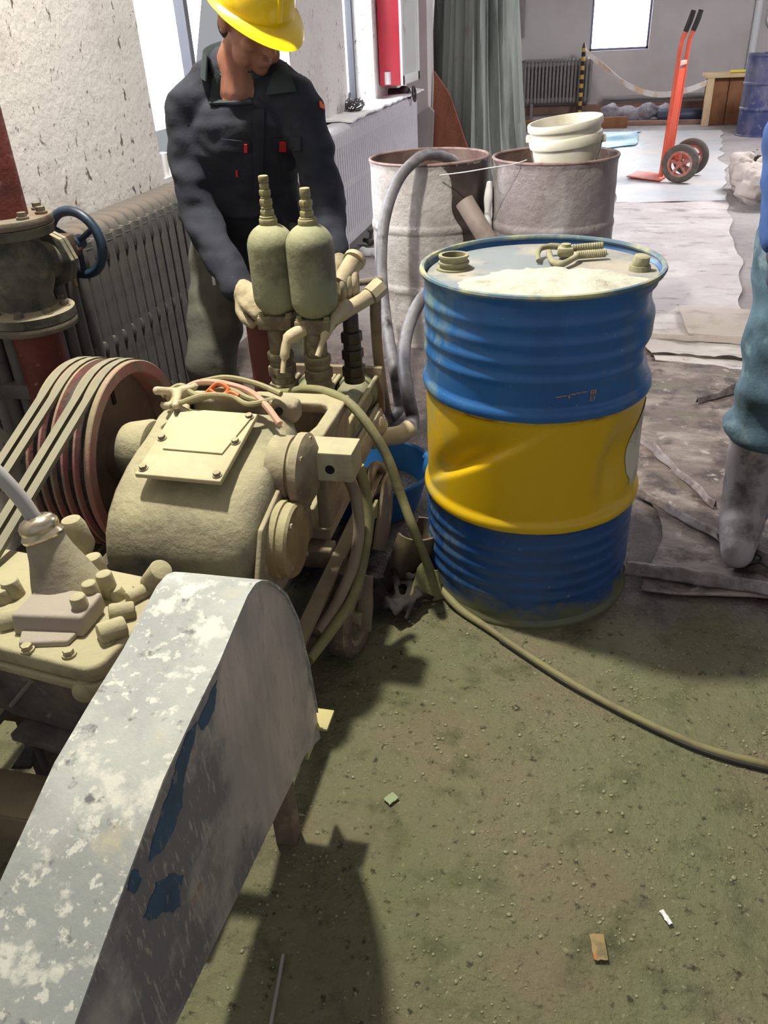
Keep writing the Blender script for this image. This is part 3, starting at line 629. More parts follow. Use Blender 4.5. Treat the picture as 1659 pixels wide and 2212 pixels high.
def open_barrel(label, c, H, r, shell_mat, fill, seed):
    t = thing('open_barrel', label, 'barrel', (c[0], c[1], 0))
    def fn(tt, h, rr): return rr + .0035 * noise.noise((math.cos(tt) * 3 + seed, math.sin(tt) * 3, h * 7)) + .0015 * noise.noise((math.cos(tt) * 11, math.sin(tt) * 11 + seed, h * 24))
    hz = ((H * .66, .020, .006), (H * .33, .020, .006))
    pr = drum_profile(H, r, .004, (), hz); part('barrel_shell', MB().lathe(pr, (c[0], c[1], 0), (0, 0, 1), 90, fn, cap1=False), shell_mat, t, ang=60)
    part('inner_wall', MB().lathe([(H, r - .004), (H * .75, r - .008), (fill, r - .008)], (c[0], c[1], 0), (0, 0, 1), 64, fn, cap0=False, cap1=False), M_barrelin, t, 'rusty inside wall')
    part('rim', MB().torus((c[0], c[1], H), (0, 0, 1), r + .001, .007, 90, 8), M_rimrust, t)
    part('slurry_fill', MB().cyl((c[0], c[1], fill - .02), (c[0], c[1], fill), r - .010, None, 48), M_slurry, t)
    return t
BA, BB = (-.715, 4.06), (-.128, 4.03)
ta = open_barrel('white cement-crusted open barrel with a grey hose hooked over its rim', BA, .84, .278, M_barrelcem, .70, 1)
def stain():
    mb = MB(); vs = []; fs = []; nt_, nz = 40, 40
    for lay in (.0042, .001):
        for j in range(nz + 1):
            z = .845 - .50 * j / nz
            for i in range(nt_ + 1):
                lo = 14 + 34 * (j / nz) ** .5 + 9 * noise.noise((z * 7, 3, 1)); hi = 116
                a = math.radians(lo + (hi - lo) * i / nt_); rr = .278 + lay + (.006 if abs(z - .554) < .02 else 0) + .0035 * noise.noise((math.cos(a) * 3 + 1, math.sin(a) * 3, z * 7))
                vs.append(V((BA[0] + rr * math.sin(a), BA[1] - rr * math.cos(a), min(z, .834))))
    n = (nt_ + 1) * (nz + 1)
    for j in range(nz):
        for i in range(nt_): q = [j * (nt_ + 1) + i, j * (nt_ + 1) + i + 1, (j + 1) * (nt_ + 1) + i + 1, (j + 1) * (nt_ + 1) + i]; fs += [q, [k + n for k in q][::-1]]
    return mb.add(vs, fs)
part('slurry_stain', stain(), M_wetstain, ta, 'dark wet slurry stain')
open_barrel('grey stained open barrel holding the white bucket', BB, .84, .278, M_barreldark, .68, 5)
# white bucket standing in the barrel
M_bucket = mat('dirty_white_bucket', (226, 222, 206), [((196, 188, 160), 4, .5, .66), ((140, 126, 98), 6, .63, .72, (1, 1, .7))], rough=.5)
ax = V((-.11, -.05, 1)).normalized(); bc = V((-.062, 3.99, .695))
t = thing('bucket', 'dirty white plastic bucket standing in the stained barrel', 'bucket', tuple(bc))
part('bucket_body', MB().lathe([(0, .135), (.01, .14), (.20, .150), (.20, .158), (.207, .160), (.235, .160), (.24, .157), (.243, .152), (.268, .154), (.268, .161), (.272, .163), (.292, .163), (.297, .160), (.297, .150), (.29, .148), (.02, .135)], bc, ax, 56), M_bucket, t)
part('bucket_contents', MB().cyl(bc + ax * .24, bc + ax * .255, .146, None, 40), M_slurry, t)
hp = [bc + ax * .222 + V((.158, -.02, 0)), bc + ax * .16 + V((.13, -.13, 0)), bc + ax * .05 + V((.03, -.155, 0)), bc + ax * .02 + V((-.05, -.15, 0)), bc + ax * .09 + V((-.13, -.09, 0)), bc + ax * .222 + V((-.158, .0, 0))]
part('wire_handle', MB().tube(spl(hp, 8), .003, 6), M_darkmetal, t)
part('handle_lug', MB().box(bc + ax * .222 + V((.163, -.02, 0)), (.02, .04, .03), .005), M_bucket, t)
part('handle_lug', MB().box(bc + ax * .222 + V((-.163, .0, 0)), (.02, .04, .03), .005), M_bucket, t)
M_tubeb = mat('grey_brown_tube', (150, 136, 130), [((120, 106, 100), 6, .5, .7)], rough=.6)
p0, p1 = V((-.49, 3.64, .715)), V((.02, 3.36, .03))
t = thing('leaning_tube', 'grey-brown tube leaning on the white cement-crusted barrel', 'tube', tuple(p1))
d = (p1 - p0).normalized(); L_ = (p1 - p0).length
part('tube_wall', MB().lathe([(0, .041), (L_, .041), (L_, .034), (.002, .034)], p0, d, 28), M_tubeb, t)
p = BB[0] - .285, BB[1] - .05
solo('rag_strip', fuse(MB().tube(spl([(-.415, 3.94, .75), (-.42, 3.92, .60), (-.41, 3.93, .5), (-.43, 3.9, .38), (-.42, 3.92, .2)], 6), [.014, .016, .020, .022, .018] * 5), .008, 3), M_whitecloth, 'pale rag strip hanging in the gap between the two open barrels', 'rag', (-.42, 3.92, .2))
mb = MB().ball((-.35, 4.28, .835), (.05, .05, .04)); 
solo('cord_twine', MB().tube(spl([(-.62, 3.78, .80), (-.5, 3.76, .815), (-.4, 3.74, .832), (-.30, 3.76, .842), (-.24, 3.79, .855)], 6), .0025, 6), M_whitepaint, 'thin pale twine stretched between the two open barrels', 'twine', (-.45, 3.75, .8))

# ------------------------------------------------------------------ hand truck
Bq, Ad = V((.705, 8.38, 0)), V((.30, .954, 0)).normalized()
t = thing('hand_truck', 'orange two-wheeled hand truck standing on the pale plastic sheet', 'hand truck', (.85, 8.5, 0))
def rail(o):
    q = Bq + Ad * o
    return spl([q + V((0, 0, .05)), q + V((.012, 0, .4)), q + V((.03, 0, .9)), q + V((.038, 0, 1.12)), q + V((.06, 0, 1.2)), q + V((.085, 0, 1.28))], 6)
for o_ in (0, .30):
    part('side_rail', MB().tube(rail(o_), .019, 12), M_orange, t)
    q = Bq + Ad * o_; part('grip', MB().tube([q + V((.06, 0, 1.205)), q + V((.085, 0, 1.28)), q + V((.105, 0, 1.36))], [.022, .023, .021], 12), M_dark, t, 'black rubber grip')
mb = MB()
for k in range(3):
    for (z0, z1) in ((.10, .92),): mb.beam(Bq + Ad * (.06 + .09 * k) + V((.002, 0, z0)), Bq + Ad * (.06 + .09 * k) + V((.026, 0, z1)), .085, .022, up=Ad.cross(V((0, 0, 1))), bev=.004)
part('back_plate', mb, M_orange, t)
part('cross_bar', MB().beam(Bq + Ad * -.01 + V((.03, 0, .965)), Bq + Ad * .31 + V((.03, 0, .965)), .03, .035, bev=.004), mat('worn_pale_bar', (236, 186, 170), rough=.6), t, 'worn pale cross bar')
part('toe_plate', MB().prism([(.41, 8.62, .012), (.70, 8.36, .012), (.80, 8.68, .012), (.52, 8.92, .012)], (0, 0, .012), .003), mat('worn_toe_plate', (232, 128, 112), [((224, 108, 88), 6, .5, .66)], rough=.5), t)
axl = Bq + Ad * 0 + V((.17, 0, .165))
part('axle', MB().cyl(axl + Ad * -.05, axl + Ad * .37, .012), M_darkmetal, t)
for o_ in (0, .30): part('wheel_bracket', MB().beam(Bq + Ad * o_ + V((0, 0, .22)), axl + Ad * o_, .02, .05, bev=.004), M_orange, t)
def small_wheel(c, axd, R, tw, parent, tyre, rimm, spokes=5):
    a = V(axd).normalized(); w_ = part('wheel', MB().lathe([(-tw * .5, R * .68), (-tw * .5, R * .86), (-tw * .34, R * .98), (0, R), (tw * .34, R * .98), (tw * .5, R * .86), (tw * .5, R * .68)], c, a, 40, cap0=False, cap1=False).lathe([(-tw * .5, R * .68), (tw * .5, R * .68)], c, a, 40, cap0=False, cap1=False), tyre, parent)
    mb = MB().lathe([(-tw * .4, R * .55), (-tw * .44, R * .69), (tw * .44, R * .69), (tw * .4, R * .55), (-tw * .4, R * .55)], c, a, 40, cap0=False, cap1=False)
    u, v, _ = frame(a); mb.cyl(V(c) - a * tw * .5, V(c) + a * tw * .5, R * .17, None, 20)
    for k in range(spokes):
        q = 2 * PI * k / spokes + .3; dd = u * math.cos(q) + v * math.sin(q); mb.beam(V(c) + dd * R * .1, V(c) + dd * R * .6, R * .16, tw * .6, up=a, bev=.004)
    part('wheel_rim', mb, rimm, w_)
    return w_
small_wheel(axl + Ad * -.05, Ad, .165, .075, t, M_tyre, M_hubred)
small_wheel(axl + Ad * .38, Ad, .165, .075, t, M_tyre, M_hubred); t.location.z += .012

# ------------------------------------------------------------------ sheets and bags on the floor
def wrinkle(a, f, sx=1, sy=1, seed=0):
    return lambda u, v, p: a * (abs(noise.noise((p.x * f * sx + seed, p.y * f * sy, 1))) + .5 * abs(noise.noise((p.x * f * 2.3 * sx, p.y * f * 2.3 * sy + seed, 2))))
solo('plastic_sheet', MB().sheet([(.26, 7.42, .004), (1.18, 7.46, .004), (1.72, 12.3, .004), (.15, 12.4, .004)], .004, 40, 90, wrinkle(.012, 2.2, seed=3), .08), M_bluesheet, 'pale blue-white plastic sheet under the orange hand truck', 'sheet', (.8, 10, 0))
def ruck(u, v, p): return .10 * max(0, noise.noise((p.x * 3, p.y * 4, 7)) + .25) * (1 - abs(2 * v - 1)) + .01
solo('plastic_sheet', MB().sheet([(-.20, 10.4, .012), (.55, 10.9, .012), (.72, 12.2, .012), (-.1, 12.3, .012)], .006, 40, 40, ruck, .12), M_blueedge, 'crumpled light blue plastic sheet behind the white bucket', 'sheet', (.3, 11.3, 0))
solo('plastic_sheet', MB().sheet([(.36, 3.66, .003), (.80, 3.62, .003), (1.18, 7.45, .003), (.18, 7.40, .003)], .004, 50, 100, wrinkle(.016, 2.6, .6, 1.8, 9), .06), M_greysheet, 'pale dusty sheet spread in front of the hand truck', 'sheet', (.6, 5.5, 0))
solo('plastic_sheet', MB().sheet([(.26, 1.90, .003), (.98, 1.82, .003), (.95, 3.70, .003), (.30, 3.72, .003)], .004, 60, 90, wrinkle(.016, 4, .6, 2.2, 5), .08), M_mudsheet, 'muddy brown plastic sheet between the drum and the standing worker', 'sheet', (.6, 2.8, 0))
def foldf(u, v, p): return .035 * math.sin(PI * v) ** 2 * (.6 + .8 * abs(noise.noise((p.x * 7, p.y * 3, 2)))) + .006
solo('folded_cloth', MB().sheet([(.56, 4.02, .014), (1.05, 3.96, .014), (1.02, 4.40, .014), (.58, 4.44, .014)], .008, 40, 24, foldf, .07), M_sack, 'cream folded cloth lying across the pale dusty sheet', 'cloth', (.8, 4.2, 0))
def ridge(p0, p1, w0, w1, h, seed, nu=60):
    w0 *= .62; w1 *= .62
    p0, p1 = V(p0), V(p1); d_ = (p1 - p0).normalized(); n_ = V((-d_.y, d_.x, 0))
    return MB().sheet([p0 - n_ * w0, p1 - n_ * w1, p1 + n_ * w1, p0 + n_ * w0], .004, nu, 10, lambda u, v, p: h * math.sin(PI * v) ** 1.5 * (.55 + .9 * abs(noise.noise((p.x * 8 + seed, p.y * 8, 3)))) + .004, .014, 13)
solo('film_strip', ridge((.27, 2.86, .012), (.49, 2.36, .012), .022, .016, .030, 1), M_plasticfilm, 'rolled strip of clouded film running from the drum to the boot', 'film', (.4, 2.6, 0))
solo('film_strip', ridge((.22, 2.45, .012), (.64, 2.02, .012), .018, .030, .030, 4), M_plasticfilm, 'twisted clouded film strip passing in front of the boot', 'film', (.45, 2.2, 0))
solo('film_strip', ridge((.20, 1.98, .012), (.66, 1.93, .012), .05, .045, .030, 7), M_plasticfilm, 'clouded film fold lying nearest the drum foot', 'film', (.4, 1.95, 0))
solo('film_strip', ridge((.52, 3.20, .012), (.72, 3.36, .012), .012, .02, .03, 9), M_plasticfilm, 'short pale film fold behind the standing worker', 'film', (.6, 3.3, 0))
solo('film_strip', ridge((.36, 3.74, .010), (.86, 3.70, .010), .012, .012, .016, 2), M_dkweed, 'dark fold along the edge of the pale dusty sheet', 'film', (.6, 3.7, 0))
solo('film_strip', ridge((.36, 3.98, .012), (.95, 3.92, .012), .014, .02, .026, 12), M_sack, 'thin cream fold in front of the folded cloth', 'film', (.6, 3.95, 0))
rr = random.Random(11)
mb = MB()
for k in range(12): mb.ball((1.50 + rr.uniform(-.22, .25), 7.6 + rr.uniform(-.4, .5), .10 + rr.random() * .1), (rr.uniform(.1, .16), rr.uniform(.12, .2), rr.uniform(.08, .15)))
solo('cement_sack', fuse(mb, .018, 2, .055, 11), M_sack, 'crumpled cream sack heaped beside the plastic sheet', 'sack', (1.5, 7.6, 0))
mb = MB()
for k in range(50): p = V((1.60 + rr.uniform(-.25, .25), 8.25 + rr.uniform(-.25, .3), .08 + rr.random() * .14)); q = V((rr.uniform(-1, 1), rr.uniform(-1, 1), rr.uniform(-.3, .8))).normalized() * .12; mb.tube([p, p + q], [.02, .006], 5)
mb.ball((1.6, 8.28, .08), (.26, .28, .12)); solo('debris_heap', fuse(mb, .02, 1), M_dkweed, 'dark tangled debris heap behind the cream sack', 'debris', (1.6, 8.25, 0))

# ------------------------------------------------------------------ red riser pipe with gate valve
PX, PY = -1.497, 1.967
t = thing('riser_pipe', 'rusty red vertical pipe with a flanged grey gate valve beside the radiator', 'pipe', (PX, PY, 0))
part('lower_pipe', MB().cyl((PX, PY, 0), (PX, PY, .70), .066, None, 36), M_redpipe, t)
part('upper_pipe', MB().cyl((PX, PY, .985), (PX, PY, 3.6), .062, None, 36), M_redpipe, t)
part('lower_flange', MB().cyl((PX, PY, .690), (PX, PY, .712), .122, None, 44, .003), M_brassfl, t)
part('upper_flange', MB().cyl((PX, PY, .968), (PX, PY, .990), .122, None, 44, .003), M_brassfl, t)
va = V((.15, .98, .02)).normalized(); vc = V((PX, PY, .845))
vb = part('valve_body', MB().lathe([(.714, .122), (.738, .122), (.742, .112), (.748, .075), (.775, .072), (.81, .086), (.85, .092), (.89, .086), (.925, .072), (.938, .075), (.942, .118), (.966, .122)], (PX, PY, 0), (0, 0, 1), 44).cyl(vc, vc + va * .125, .058, .052, 24).cyl(vc + va * .118, vc + va * .134, .082, None, 8, .004).cyl(vc + va * .136, vc + va * .15, .082, None, 8, .004), M_valve, t)
part('bonnet', MB().box(vc + va * .175 + V((.0, 0, .02)), (.075, .06, .07), .008).cyl(vc + va * .14, vc + va * .24, .022), mat('brown_bonnet', (84, 68, 54), [((58, 48, 42), 9, .5, .65)], rough=.7), vb)
hw = vc + va * .245 + V((0, 0, .015))
mb = MB().torus(hw, va, .092, .0145, 40, 10).cyl(hw - va * .02, hw + va * .02, .022)
u, v, _ = frame(va)
for k in range(3): q = 2 * PI * k / 3 + .5; dd = u * math.cos(q) + v * math.sin(q); mb.tube(spl([hw, hw + dd * .05 + va * .004, hw + dd * .088], 4), .009, 8)
part('handwheel', mb, M_bluewheel, t, 'dark blue handwheel')
part('valve_tag', MB().box(AY(160, 606, 2.2), (.018, .003, .034), .001), mat('peach_tag', (206, 168, 134), rough=.7), t, 'small peach tag under the handwheel')
for (z, ax_, n) in ((.738, 1, 8), (.990, 1, 8)):
    for k in range(n):
        q = 2 * PI * (k + .4) / n; p = V((PX + .098 * math.cos(q), PY + .098 * math.sin(q), z)); part('flange_bolt', MB().bolt(p, (0, 0, 1), .012, .018), M_brassfl, t)
# ------------------------------------------------------------------ pump materials
M_cast = mat('dust_caked_casting', (124, 118, 102), [((84, 86, 78), 6, .46, .60), ((156, 144, 120), 9, .56, .68), ((62, 70, 64), 4.5, .55, .66), ((150, 118, 104), 5, .64, .74)], rough=.75, bump=(34, .45), dust=((170, 163, 132), .34))
M_castpink = mat('dust_caked_flange', (136, 120, 104), [((112, 92, 80), 9, .5, .66), ((162, 152, 122), 12, .58, .72)], rough=.8, bump=(34, .35), dust=((168, 161, 130), .40))
M_plate = mat('dusty_inspection_plate', (190, 182, 150), [((174, 164, 132), 6, .5, .7)], rough=.85, bump=(50, .15))
M_acc = mat('dusty_grey_green_bottle', (134, 136, 108), [((102, 98, 82), 9, .46, .62), ((88, 102, 86), 5, .54, .66), ((112, 90, 80), 12, .58, .70), ((158, 160, 128), 20, .60, .70)], rough=.7, bump=(40, .25), dust=((153, 154, 121), .18))
M_brass = mat('dusty_brass_fitting', (142, 134, 96), [((108, 98, 70), 14, .5, .66)], rough=.6, bump=(40, .2), dust=((154, 149, 116), .22))
M_riser = mat('dusty_riser_fitting', (122, 114, 94), [((92, 78, 66), 9, .48, .62), ((160, 154, 124), 15, .56, .7), ((140, 96, 84), 5, .64, .72)], rough=.75, bump=(40, .3), dust=((160, 154, 121), .26))
M_blackfit = mat('oily_black_fitting', (44, 42, 40), [((72, 66, 54), 12, .52, .68)], rough=.45)
M_redpul = mat('worn_red_pulley', (172, 112, 110), [((132, 112, 104), 9, .46, .62), ((152, 138, 120), 14, .54, .68)], rough=.7, bump=(40, .25), dust=((147, 137, 109), .34))
M_pulweb = mat('dark_pulley_web', (112, 92, 82), [((136, 114, 104), 6, .5, .68), ((132, 72, 66), 5, .62, .72)], rough=.8)
M_pulgroove = mat('dark_groove_rubber', (40, 38, 38), [((70, 68, 64), 20, .52, .66)], rough=.6)
M_belt = mat('dusty_drive_belt', (122, 118, 102), [((92, 90, 82), 9, .5, .7, (1, .2, .2))], rough=.8, dust=((137, 133, 113), .25))
M_frame2 = mat('muddy_steel_rail', (118, 100, 88), [((92, 74, 68), 6, .46, .64), ((158, 144, 116), 10, .58, .72)], rough=.75, bump=(30, .35), dust=((144, 132, 107), .28))
M_hoseol = mat('dusty_olive_hose', (128, 124, 86), [((104, 98, 72), 9, .5, .68)], rough=.7, bump=(40, .15))
M_hosegrey = mat('dusty_black_hose', (98, 96, 100), [((138, 136, 144), 6, .46, .62), ((62, 58, 58), 9, .58, .7)], rough=.5, bump=(60, .1))
M_hosetan = mat('dusty_tan_hose', (138, 124, 108), [((112, 98, 84), 6, .5, .68)], rough=.65)
M_cream = mat('cream_dusted_pipe', (186, 172, 142), [((162, 146, 118), 9, .5, .68)], rough=.75, bump=(40, .2))
M_redpost = mat('red_brown_post', (108, 62, 52), [((84, 52, 44), 5, .46, .64, (1, 1, .4)), ((122, 96, 84), 7, .6, .74)], rough=.75)
M_bluebasin = mat('blue_plastic_basin', (40, 104, 168), [((56, 96, 132), 5, .56, .72)], rough=.4)
M_sludge = mat('dark_wet_sludge', (70, 64, 58), [((104, 104, 90), 7, .52, .66), ((40, 36, 34), 9, .5, .62)], rough=.25, bump=(18, .7))
M_galv = mat('splashed_grey_guard_sheet', (142, 147, 146), [((168, 171, 168), 5, .42, .60), ((198, 198, 190), 17, .53, .60), ((196, 196, 188), 60, .57, .62), ((184, 174, 148), 6, .60, .72), ((100, 100, 104), 30, .60, .68)], rough=.6, bump=(50, .12))
M_galvside = mat('scuffed_guard_side', (168, 160, 157), [((196, 184, 176), 5, .44, .60, (1, 2.4, .6)), ((116, 114, 118), 4, .5, .62), ((150, 106, 84), 8, .66, .72), ((170, 162, 154), 30, .57, .64, (1, 4, .8)), ((132, 92, 74), 9, .68, .74)], rough=.6, bump=(40, .12))
M_chrome = mat('tarnished_chrome', (196, 186, 164), [((150, 120, 84), 7, .55, .7)], rough=.25, metal=.85)
M_lever = mat('grey_plastic_sleeve', (168, 166, 166), rough=.45)
M_gbdark = mat('grimy_gearbox_side', (84, 78, 76), [((112, 102, 94), 7, .46, .62), ((58, 56, 60), 5, .54, .68), ((140, 132, 118), 16, .62, .72)], rough=.75, bump=(30, .4))
M_orangew = mat('orange_wire', (208, 104, 44), rough=.55)
M_pinkw = mat('faded_pink_wire', (190, 150, 128), [((166, 128, 106), 10, .5, .66)], rough=.65)

# ------------------------------------------------------------------ mud pump
t = thing('mud_pump', 'dust-caked piston pump with twin upright bottles and a belt pulley', 'pump', (-.75, 1.6, 0))
pump = t
# crankcase: rounded housing extruded across, its right edge softened
prof = [(1.30, .275), (1.252, .33), (1.240, .39), (1.246, .44), (1.262, .485), (1.292, .522), (1.335, .552), (1.40, .578), (1.58, .622), (1.625, .622), (1.635, .60), (1.635, .275)]
rings = []
for (x, ins) in [(-.935, .02), (-.932, .006), (-.924, 0), (-.66, 0), (-.635, .004), (-.615, .014), (-.603, .03), (-.598, .05)]:
    c = V((0, 1.45, .43)); rings.append([V((x, c.y + (y - c.y) * (1 - ins / .19), c.z + (z - c.z) * (1 - ins / .16))) for (y, z) in prof])
def dense(rings, n=4):
    out = []
    for r in rings: out.append(spl(r, n, closed=True))
    return out
cc = part('crankcase', MB().loft(rings).box((-.765, 1.44, .255), (.30, .40, .05), .008), M_cast, t, ang=50)
part('bearing_boss', MB().cyl((-.925, 1.52, .55), (-1.0, 1.52, .55), .075, .066, 36, .012), M_cast, cc)
part('side_web', MB().prism([(-.60, 1.27, .30), (-.60, 1.24, .40), (-.60, 1.30, .50), (-.60, 1.55, .56), (-.60, 1.60, .50), (-.60, 1.60, .30)], (.012, 0, 0), .004), M_castpink, cc)
# inspection plate with bolts
pa, pb, pc, pd = V((-.872, 1.333, .585)), V((-.675, 1.325, .585)), V((-.668, 1.545, .638)), V((-.872, 1.555, .638))
ins = part('inspection_plate', MB().prism([pa, pb, pc, pd], (0, -.003, .012), .003), M_plate, t, 'pale dust covered plate')
def on(u, v, up=.014): return (pa * (1 - u) + pb * u) * (1 - v) + (pd * (1 - u) + pc * u) * v + V((0, -.003, up))
part('cover_sheet', MB().prism([on(.16, .36, .012), on(.86, .36, .012), on(.97, .95, .012), on(.10, .95, .012)], (0, -.001, .004)), M_plate, ins)
for (u, v) in ((.07, .08), (.93, .08), (.07, .52), (.93, .55), (.07, .93), (.93, .93)): part('plate_bolt', MB().bolt(on(u, v, .011), (0, -.22, 1), .008, .010), M_cast, ins)
# round side cover and upper side flange, block
cp = V((-.595, 1.385, .425))
cv = part('side_cover', MB().lathe([(0, .088), (.022, .088), (.024, .083), (.042, .083), (.048, .078), (.05, .06), (.05, .0)], cp, (1, 0, 0), 48, cap1=False), mat('side_cover_casting', (150, 130, 94), [((124, 98, 70), 6, .45, .62), ((168, 156, 116), 10, .58, .72)], rough=.75, bump=(30, .3), dust=((168, 163, 128), .30)), t)
for k in range(4): q = 2 * PI * k / 4 + .55; part('cover_bolt', MB().bolt(cp + V((.046, .068 * math.cos(q), .068 * math.sin(q))), (1, 0, 0), .007, .007), M_castpink, cv)
fl = V((-.625, 1.50, .535))
fg = part('side_flange', MB().lathe([(0, .078), (.045, .078), (.047, .072), (.056, .072), (.057, .086), (.075, .086), (.078, .080), (.09, .06), (.092, 0)], fl, (1, 0, 0), 44, cap1=False), M_castpink, t)
for k in range(6): q = 2 * PI * k / 6 + .2; part('flange_bolt', MB().bolt(fl + V((.075, .072 * math.cos(q), .072 * math.sin(q))), (1, 0, 0), .007, .008), M_castpink, fg)
bx = part('gland_block', MB().box((-.515, 1.565, .535), (.125, .085, .072), .004), mat('pale_block', (176, 170, 144), [((136, 116, 106), 6, .5, .68)], rough=.75, dust=((179, 174, 142), .32)), t)
part('block_hole', MB().cyl((-.505, 1.5215, .53), (-.505, 1.524, .53), .011, None, 20), M_black, bx)
part('plug', MB().lathe([(0, .020), (.012, .020), (.016, .014), (.016, .009), (.006, .008)], (-.60, 1.53, .425), (.9, -.4, .1), 24), M_castpink, t)
# rear flange with two eye bolts, behind the plate
rf = part('rear_flange', MB().prism([(-.90, 1.60, .60), (-.60, 1.60, .60), (-.60, 1.60, .645), (-.64, 1.60, .655), (-.86, 1.60, .655), (-.90, 1.60, .645)], (0, .05, 0), .010), M_castpink, t)
for x in (-.86, -.64): part('eye', MB().cyl((x, 1.594, .632), (x, 1.6, .632), .010, None, 16), M_black, rf)
# yoke (open distance piece)
yk = MB().prism([(-.832, 1.71, .532), (-.832, 1.835, .532), (-.80, 1.872, .532), (-.548, 1.872, .532), (-.548, 1.63, .532), (-.575, 1.605, .532), (-.612, 1.600, .532), (-.592, 1.63, .532), (-.582, 1.68, .532), (-.582, 1.78, .532), (-.592, 1.803, .532), (-.61, 1.81, .532), (-.69, 1.81, .532), (-.715, 1.80, .532), (-.73, 1.775, .532), (-.735, 1.71, .532)], (0, 0, .030), .006)
yk.prism([(-.553, 1.63, .28), (-.553, 1.86, .28), (-.553, 1.862, .54), (-.553, 1.66, .54), (-.553, 1.63, .50)], (-.03, 0, 0), .006)
yk.prism([(-.838, 1.63, .28), (-.838, 1.86, .28), (-.838, 1.862, .555), (-.838, 1.80, .555), (-.838, 1.77, .47), (-.838, 1.70, .42), (-.838, 1.63, .43)], (.03, 0, 0), .006)
yk.box((-.695, 1.74, .29), (.285, .24, .03)); yk.box((-.69, 1.86, .42), (.27, .02, .24))
yo = part('yoke', yk, M_castpink, t)
for x in (-.755, -.635):
    part('piston_rod', MB().cyl((x, 1.63, .455), (x, 1.86, .455), .018).cyl((x, 1.70, .465), (x, 1.72, .465), .056, None, 32, .004).cyl((x, 1.64, .465), (x, 1.69, .465), .030, None, 20, .006), M_cast, yo)
# fluid end: two cylinders with tie rods and end plate
for x in (-.755, -.625):
    cy = part('pump_cylinder', MB().cyl((x, 1.86, .42), (x, 2.25, .42), .054, None, 36, .006).cyl((x, 1.86, .42), (x, 1.90, .42), .062, None, 36, .004).cyl((x, 2.20, .42), (x, 2.27, .42), .062, None, 36, .004), M_acc, t)
    for (dx, dz) in ((-.058, .045), (.058, .045), (.058, -.045), (-.058, -.045)): part('tie_rod', MB().cyl((x + dx, 1.855, .42 + dz), (x + dx, 2.285, .42 + dz), .007, None, 10).hexa((x + dx, 2.270, .42 + dz), (x + dx, 2.285, .42 + dz), .012), M_castpink, cy)
part('end_plate', MB().box((-.69, 2.245, .42), (.285, .022, .15), .004), M_frame2, t)
part('valve_chest', MB().box((-.69, 2.06, .335), (.28, .36, .07), .012), M_castpink, t)
def stack(p, items, mt, parent, name='riser', lab=None):
    mb = MB(); z = 0
    for (kind, h, r) in items:
        a, b = V(p) + V((0, 0, z)), V(p) + V((0, 0, z + h))
        if kind == 'h': mb.cyl(a, b, r, None, 6, min(.003, h * .2))
        else: mb.cyl(a, b, r, None, 24, min(.003, h * .2))
        z += h
    return part(name, mb, mt, parent, lab)
R1 = [('c', .03, .036), ('h', .022, .042), ('c', .02, .034), ('h', .03, .040), ('c', .018, .033), ('c', .02, .037), ('c', .07, .029)]
stack((-.790, 2.04, .470), R1, M_riser, t); stack((-.676, 2.02, .470), R1, M_riser, t)
stack((-.735, 2.14, .47), [('c', .2, .022)], M_riser, t); stack((-.84, 2.16, .42), [('c', .25, .012)], M_blackfit, t)
acc = []
for (x, y, zb, h, nk) in ((-.785, 2.05, .700, .240, 7), (-.672, 2.03, .698, .246, 5)):
    blk = part('valve_block', MB().box((x - .002, y, zb - .002), (.098, .085, .036), .005), M_riser, t)
    for (dx, dy) in ((-.038, -.03), (.038, -.03), (-.038, .03), (.038, .03)): part('block_bolt', MB().bolt((x + dx, y + dy, zb + .015), (0, 0, 1), .008, .012), M_brass, blk)
    R = .0625; zb0 = zb + .014
    pr = [(.052 - .052 * math.cos(a), max(.022, R * math.sin(a) ** .9)) for a in [PI / 2 * k / 8 for k in range(9)]] + [(.08, R), (h * .5, R), (h - .066, R)] + [(h - .058 + .058 * math.sin(a), max(.023, R * math.cos(a) ** .95)) for a in [PI / 2 * k / 9 for k in range(10)]]
    b = part('air_chamber', MB().lathe(pr, (x, y, zb0), (0, 0, 1), 48), M_acc, t, 'dusty grey-green pressure bottle')
    seq = [('c', .018, .0235), ('c', .006, .021), ('h', .016, .018), ('c', .008, .015), ('h', .018, .0165), ('c', .006, .013), ('h', .016, .0150), ('c', .016, .012), ('c', .017, .013)]
    if nk == 5: seq = [('c', .016, .0245), ('c', .004, .021), ('h', .016, .018), ('h', .010, .015), ('h', .016, .0175), ('c', .006, .012), ('c', .022, .0135)]
    stack((x, y, zb0 + h - .006), seq, M_brass, b, 'neck_fitting')
# manifold to the right of the bottles
q0, q1, q2 = V((-.635, 2.06, .70)), V((-.545, 2.13, .745)), V((-.520, 2.16, .765))
part('outlet_pipe', MB().tube([q0, q0 + (q1 - q0) * .5, q1], [.021, .021, .022], 16).tube([q1, q2], [.027, .027], 8), M_cream, t)
part('lever_handle', MB().tube(spl([(-.595, 2.08, .735), (-.618, 2.03, .715), (-.640, 1.99, .675), (-.655, 1.96, .63)], 5), [.018] * 6 + [.013] * 5 + [.008] * 5, 12), M_cream, t, 'cream valve lever')
part('lever_handle', MB().tube(spl([(-.70, 2.0, .69), (-.735, 1.97, .672), (-.745, 1.95, .63), (-.748, 1.93, .59)], 5), [.018] * 6 + [.013] * 5 + [.007] * 5, 12), M_cream, t, 'cream valve lever')
stack((-.597, 2.10, .505), [('c', .02, .030), ('h', .03, .034), ('c', .02, .026), ('h', .028, .032), ('c', .02, .025), ('h', .03, .031), ('c', .05, .022)], M_blackfit, t, 'check_valve', 'oily black fitting')
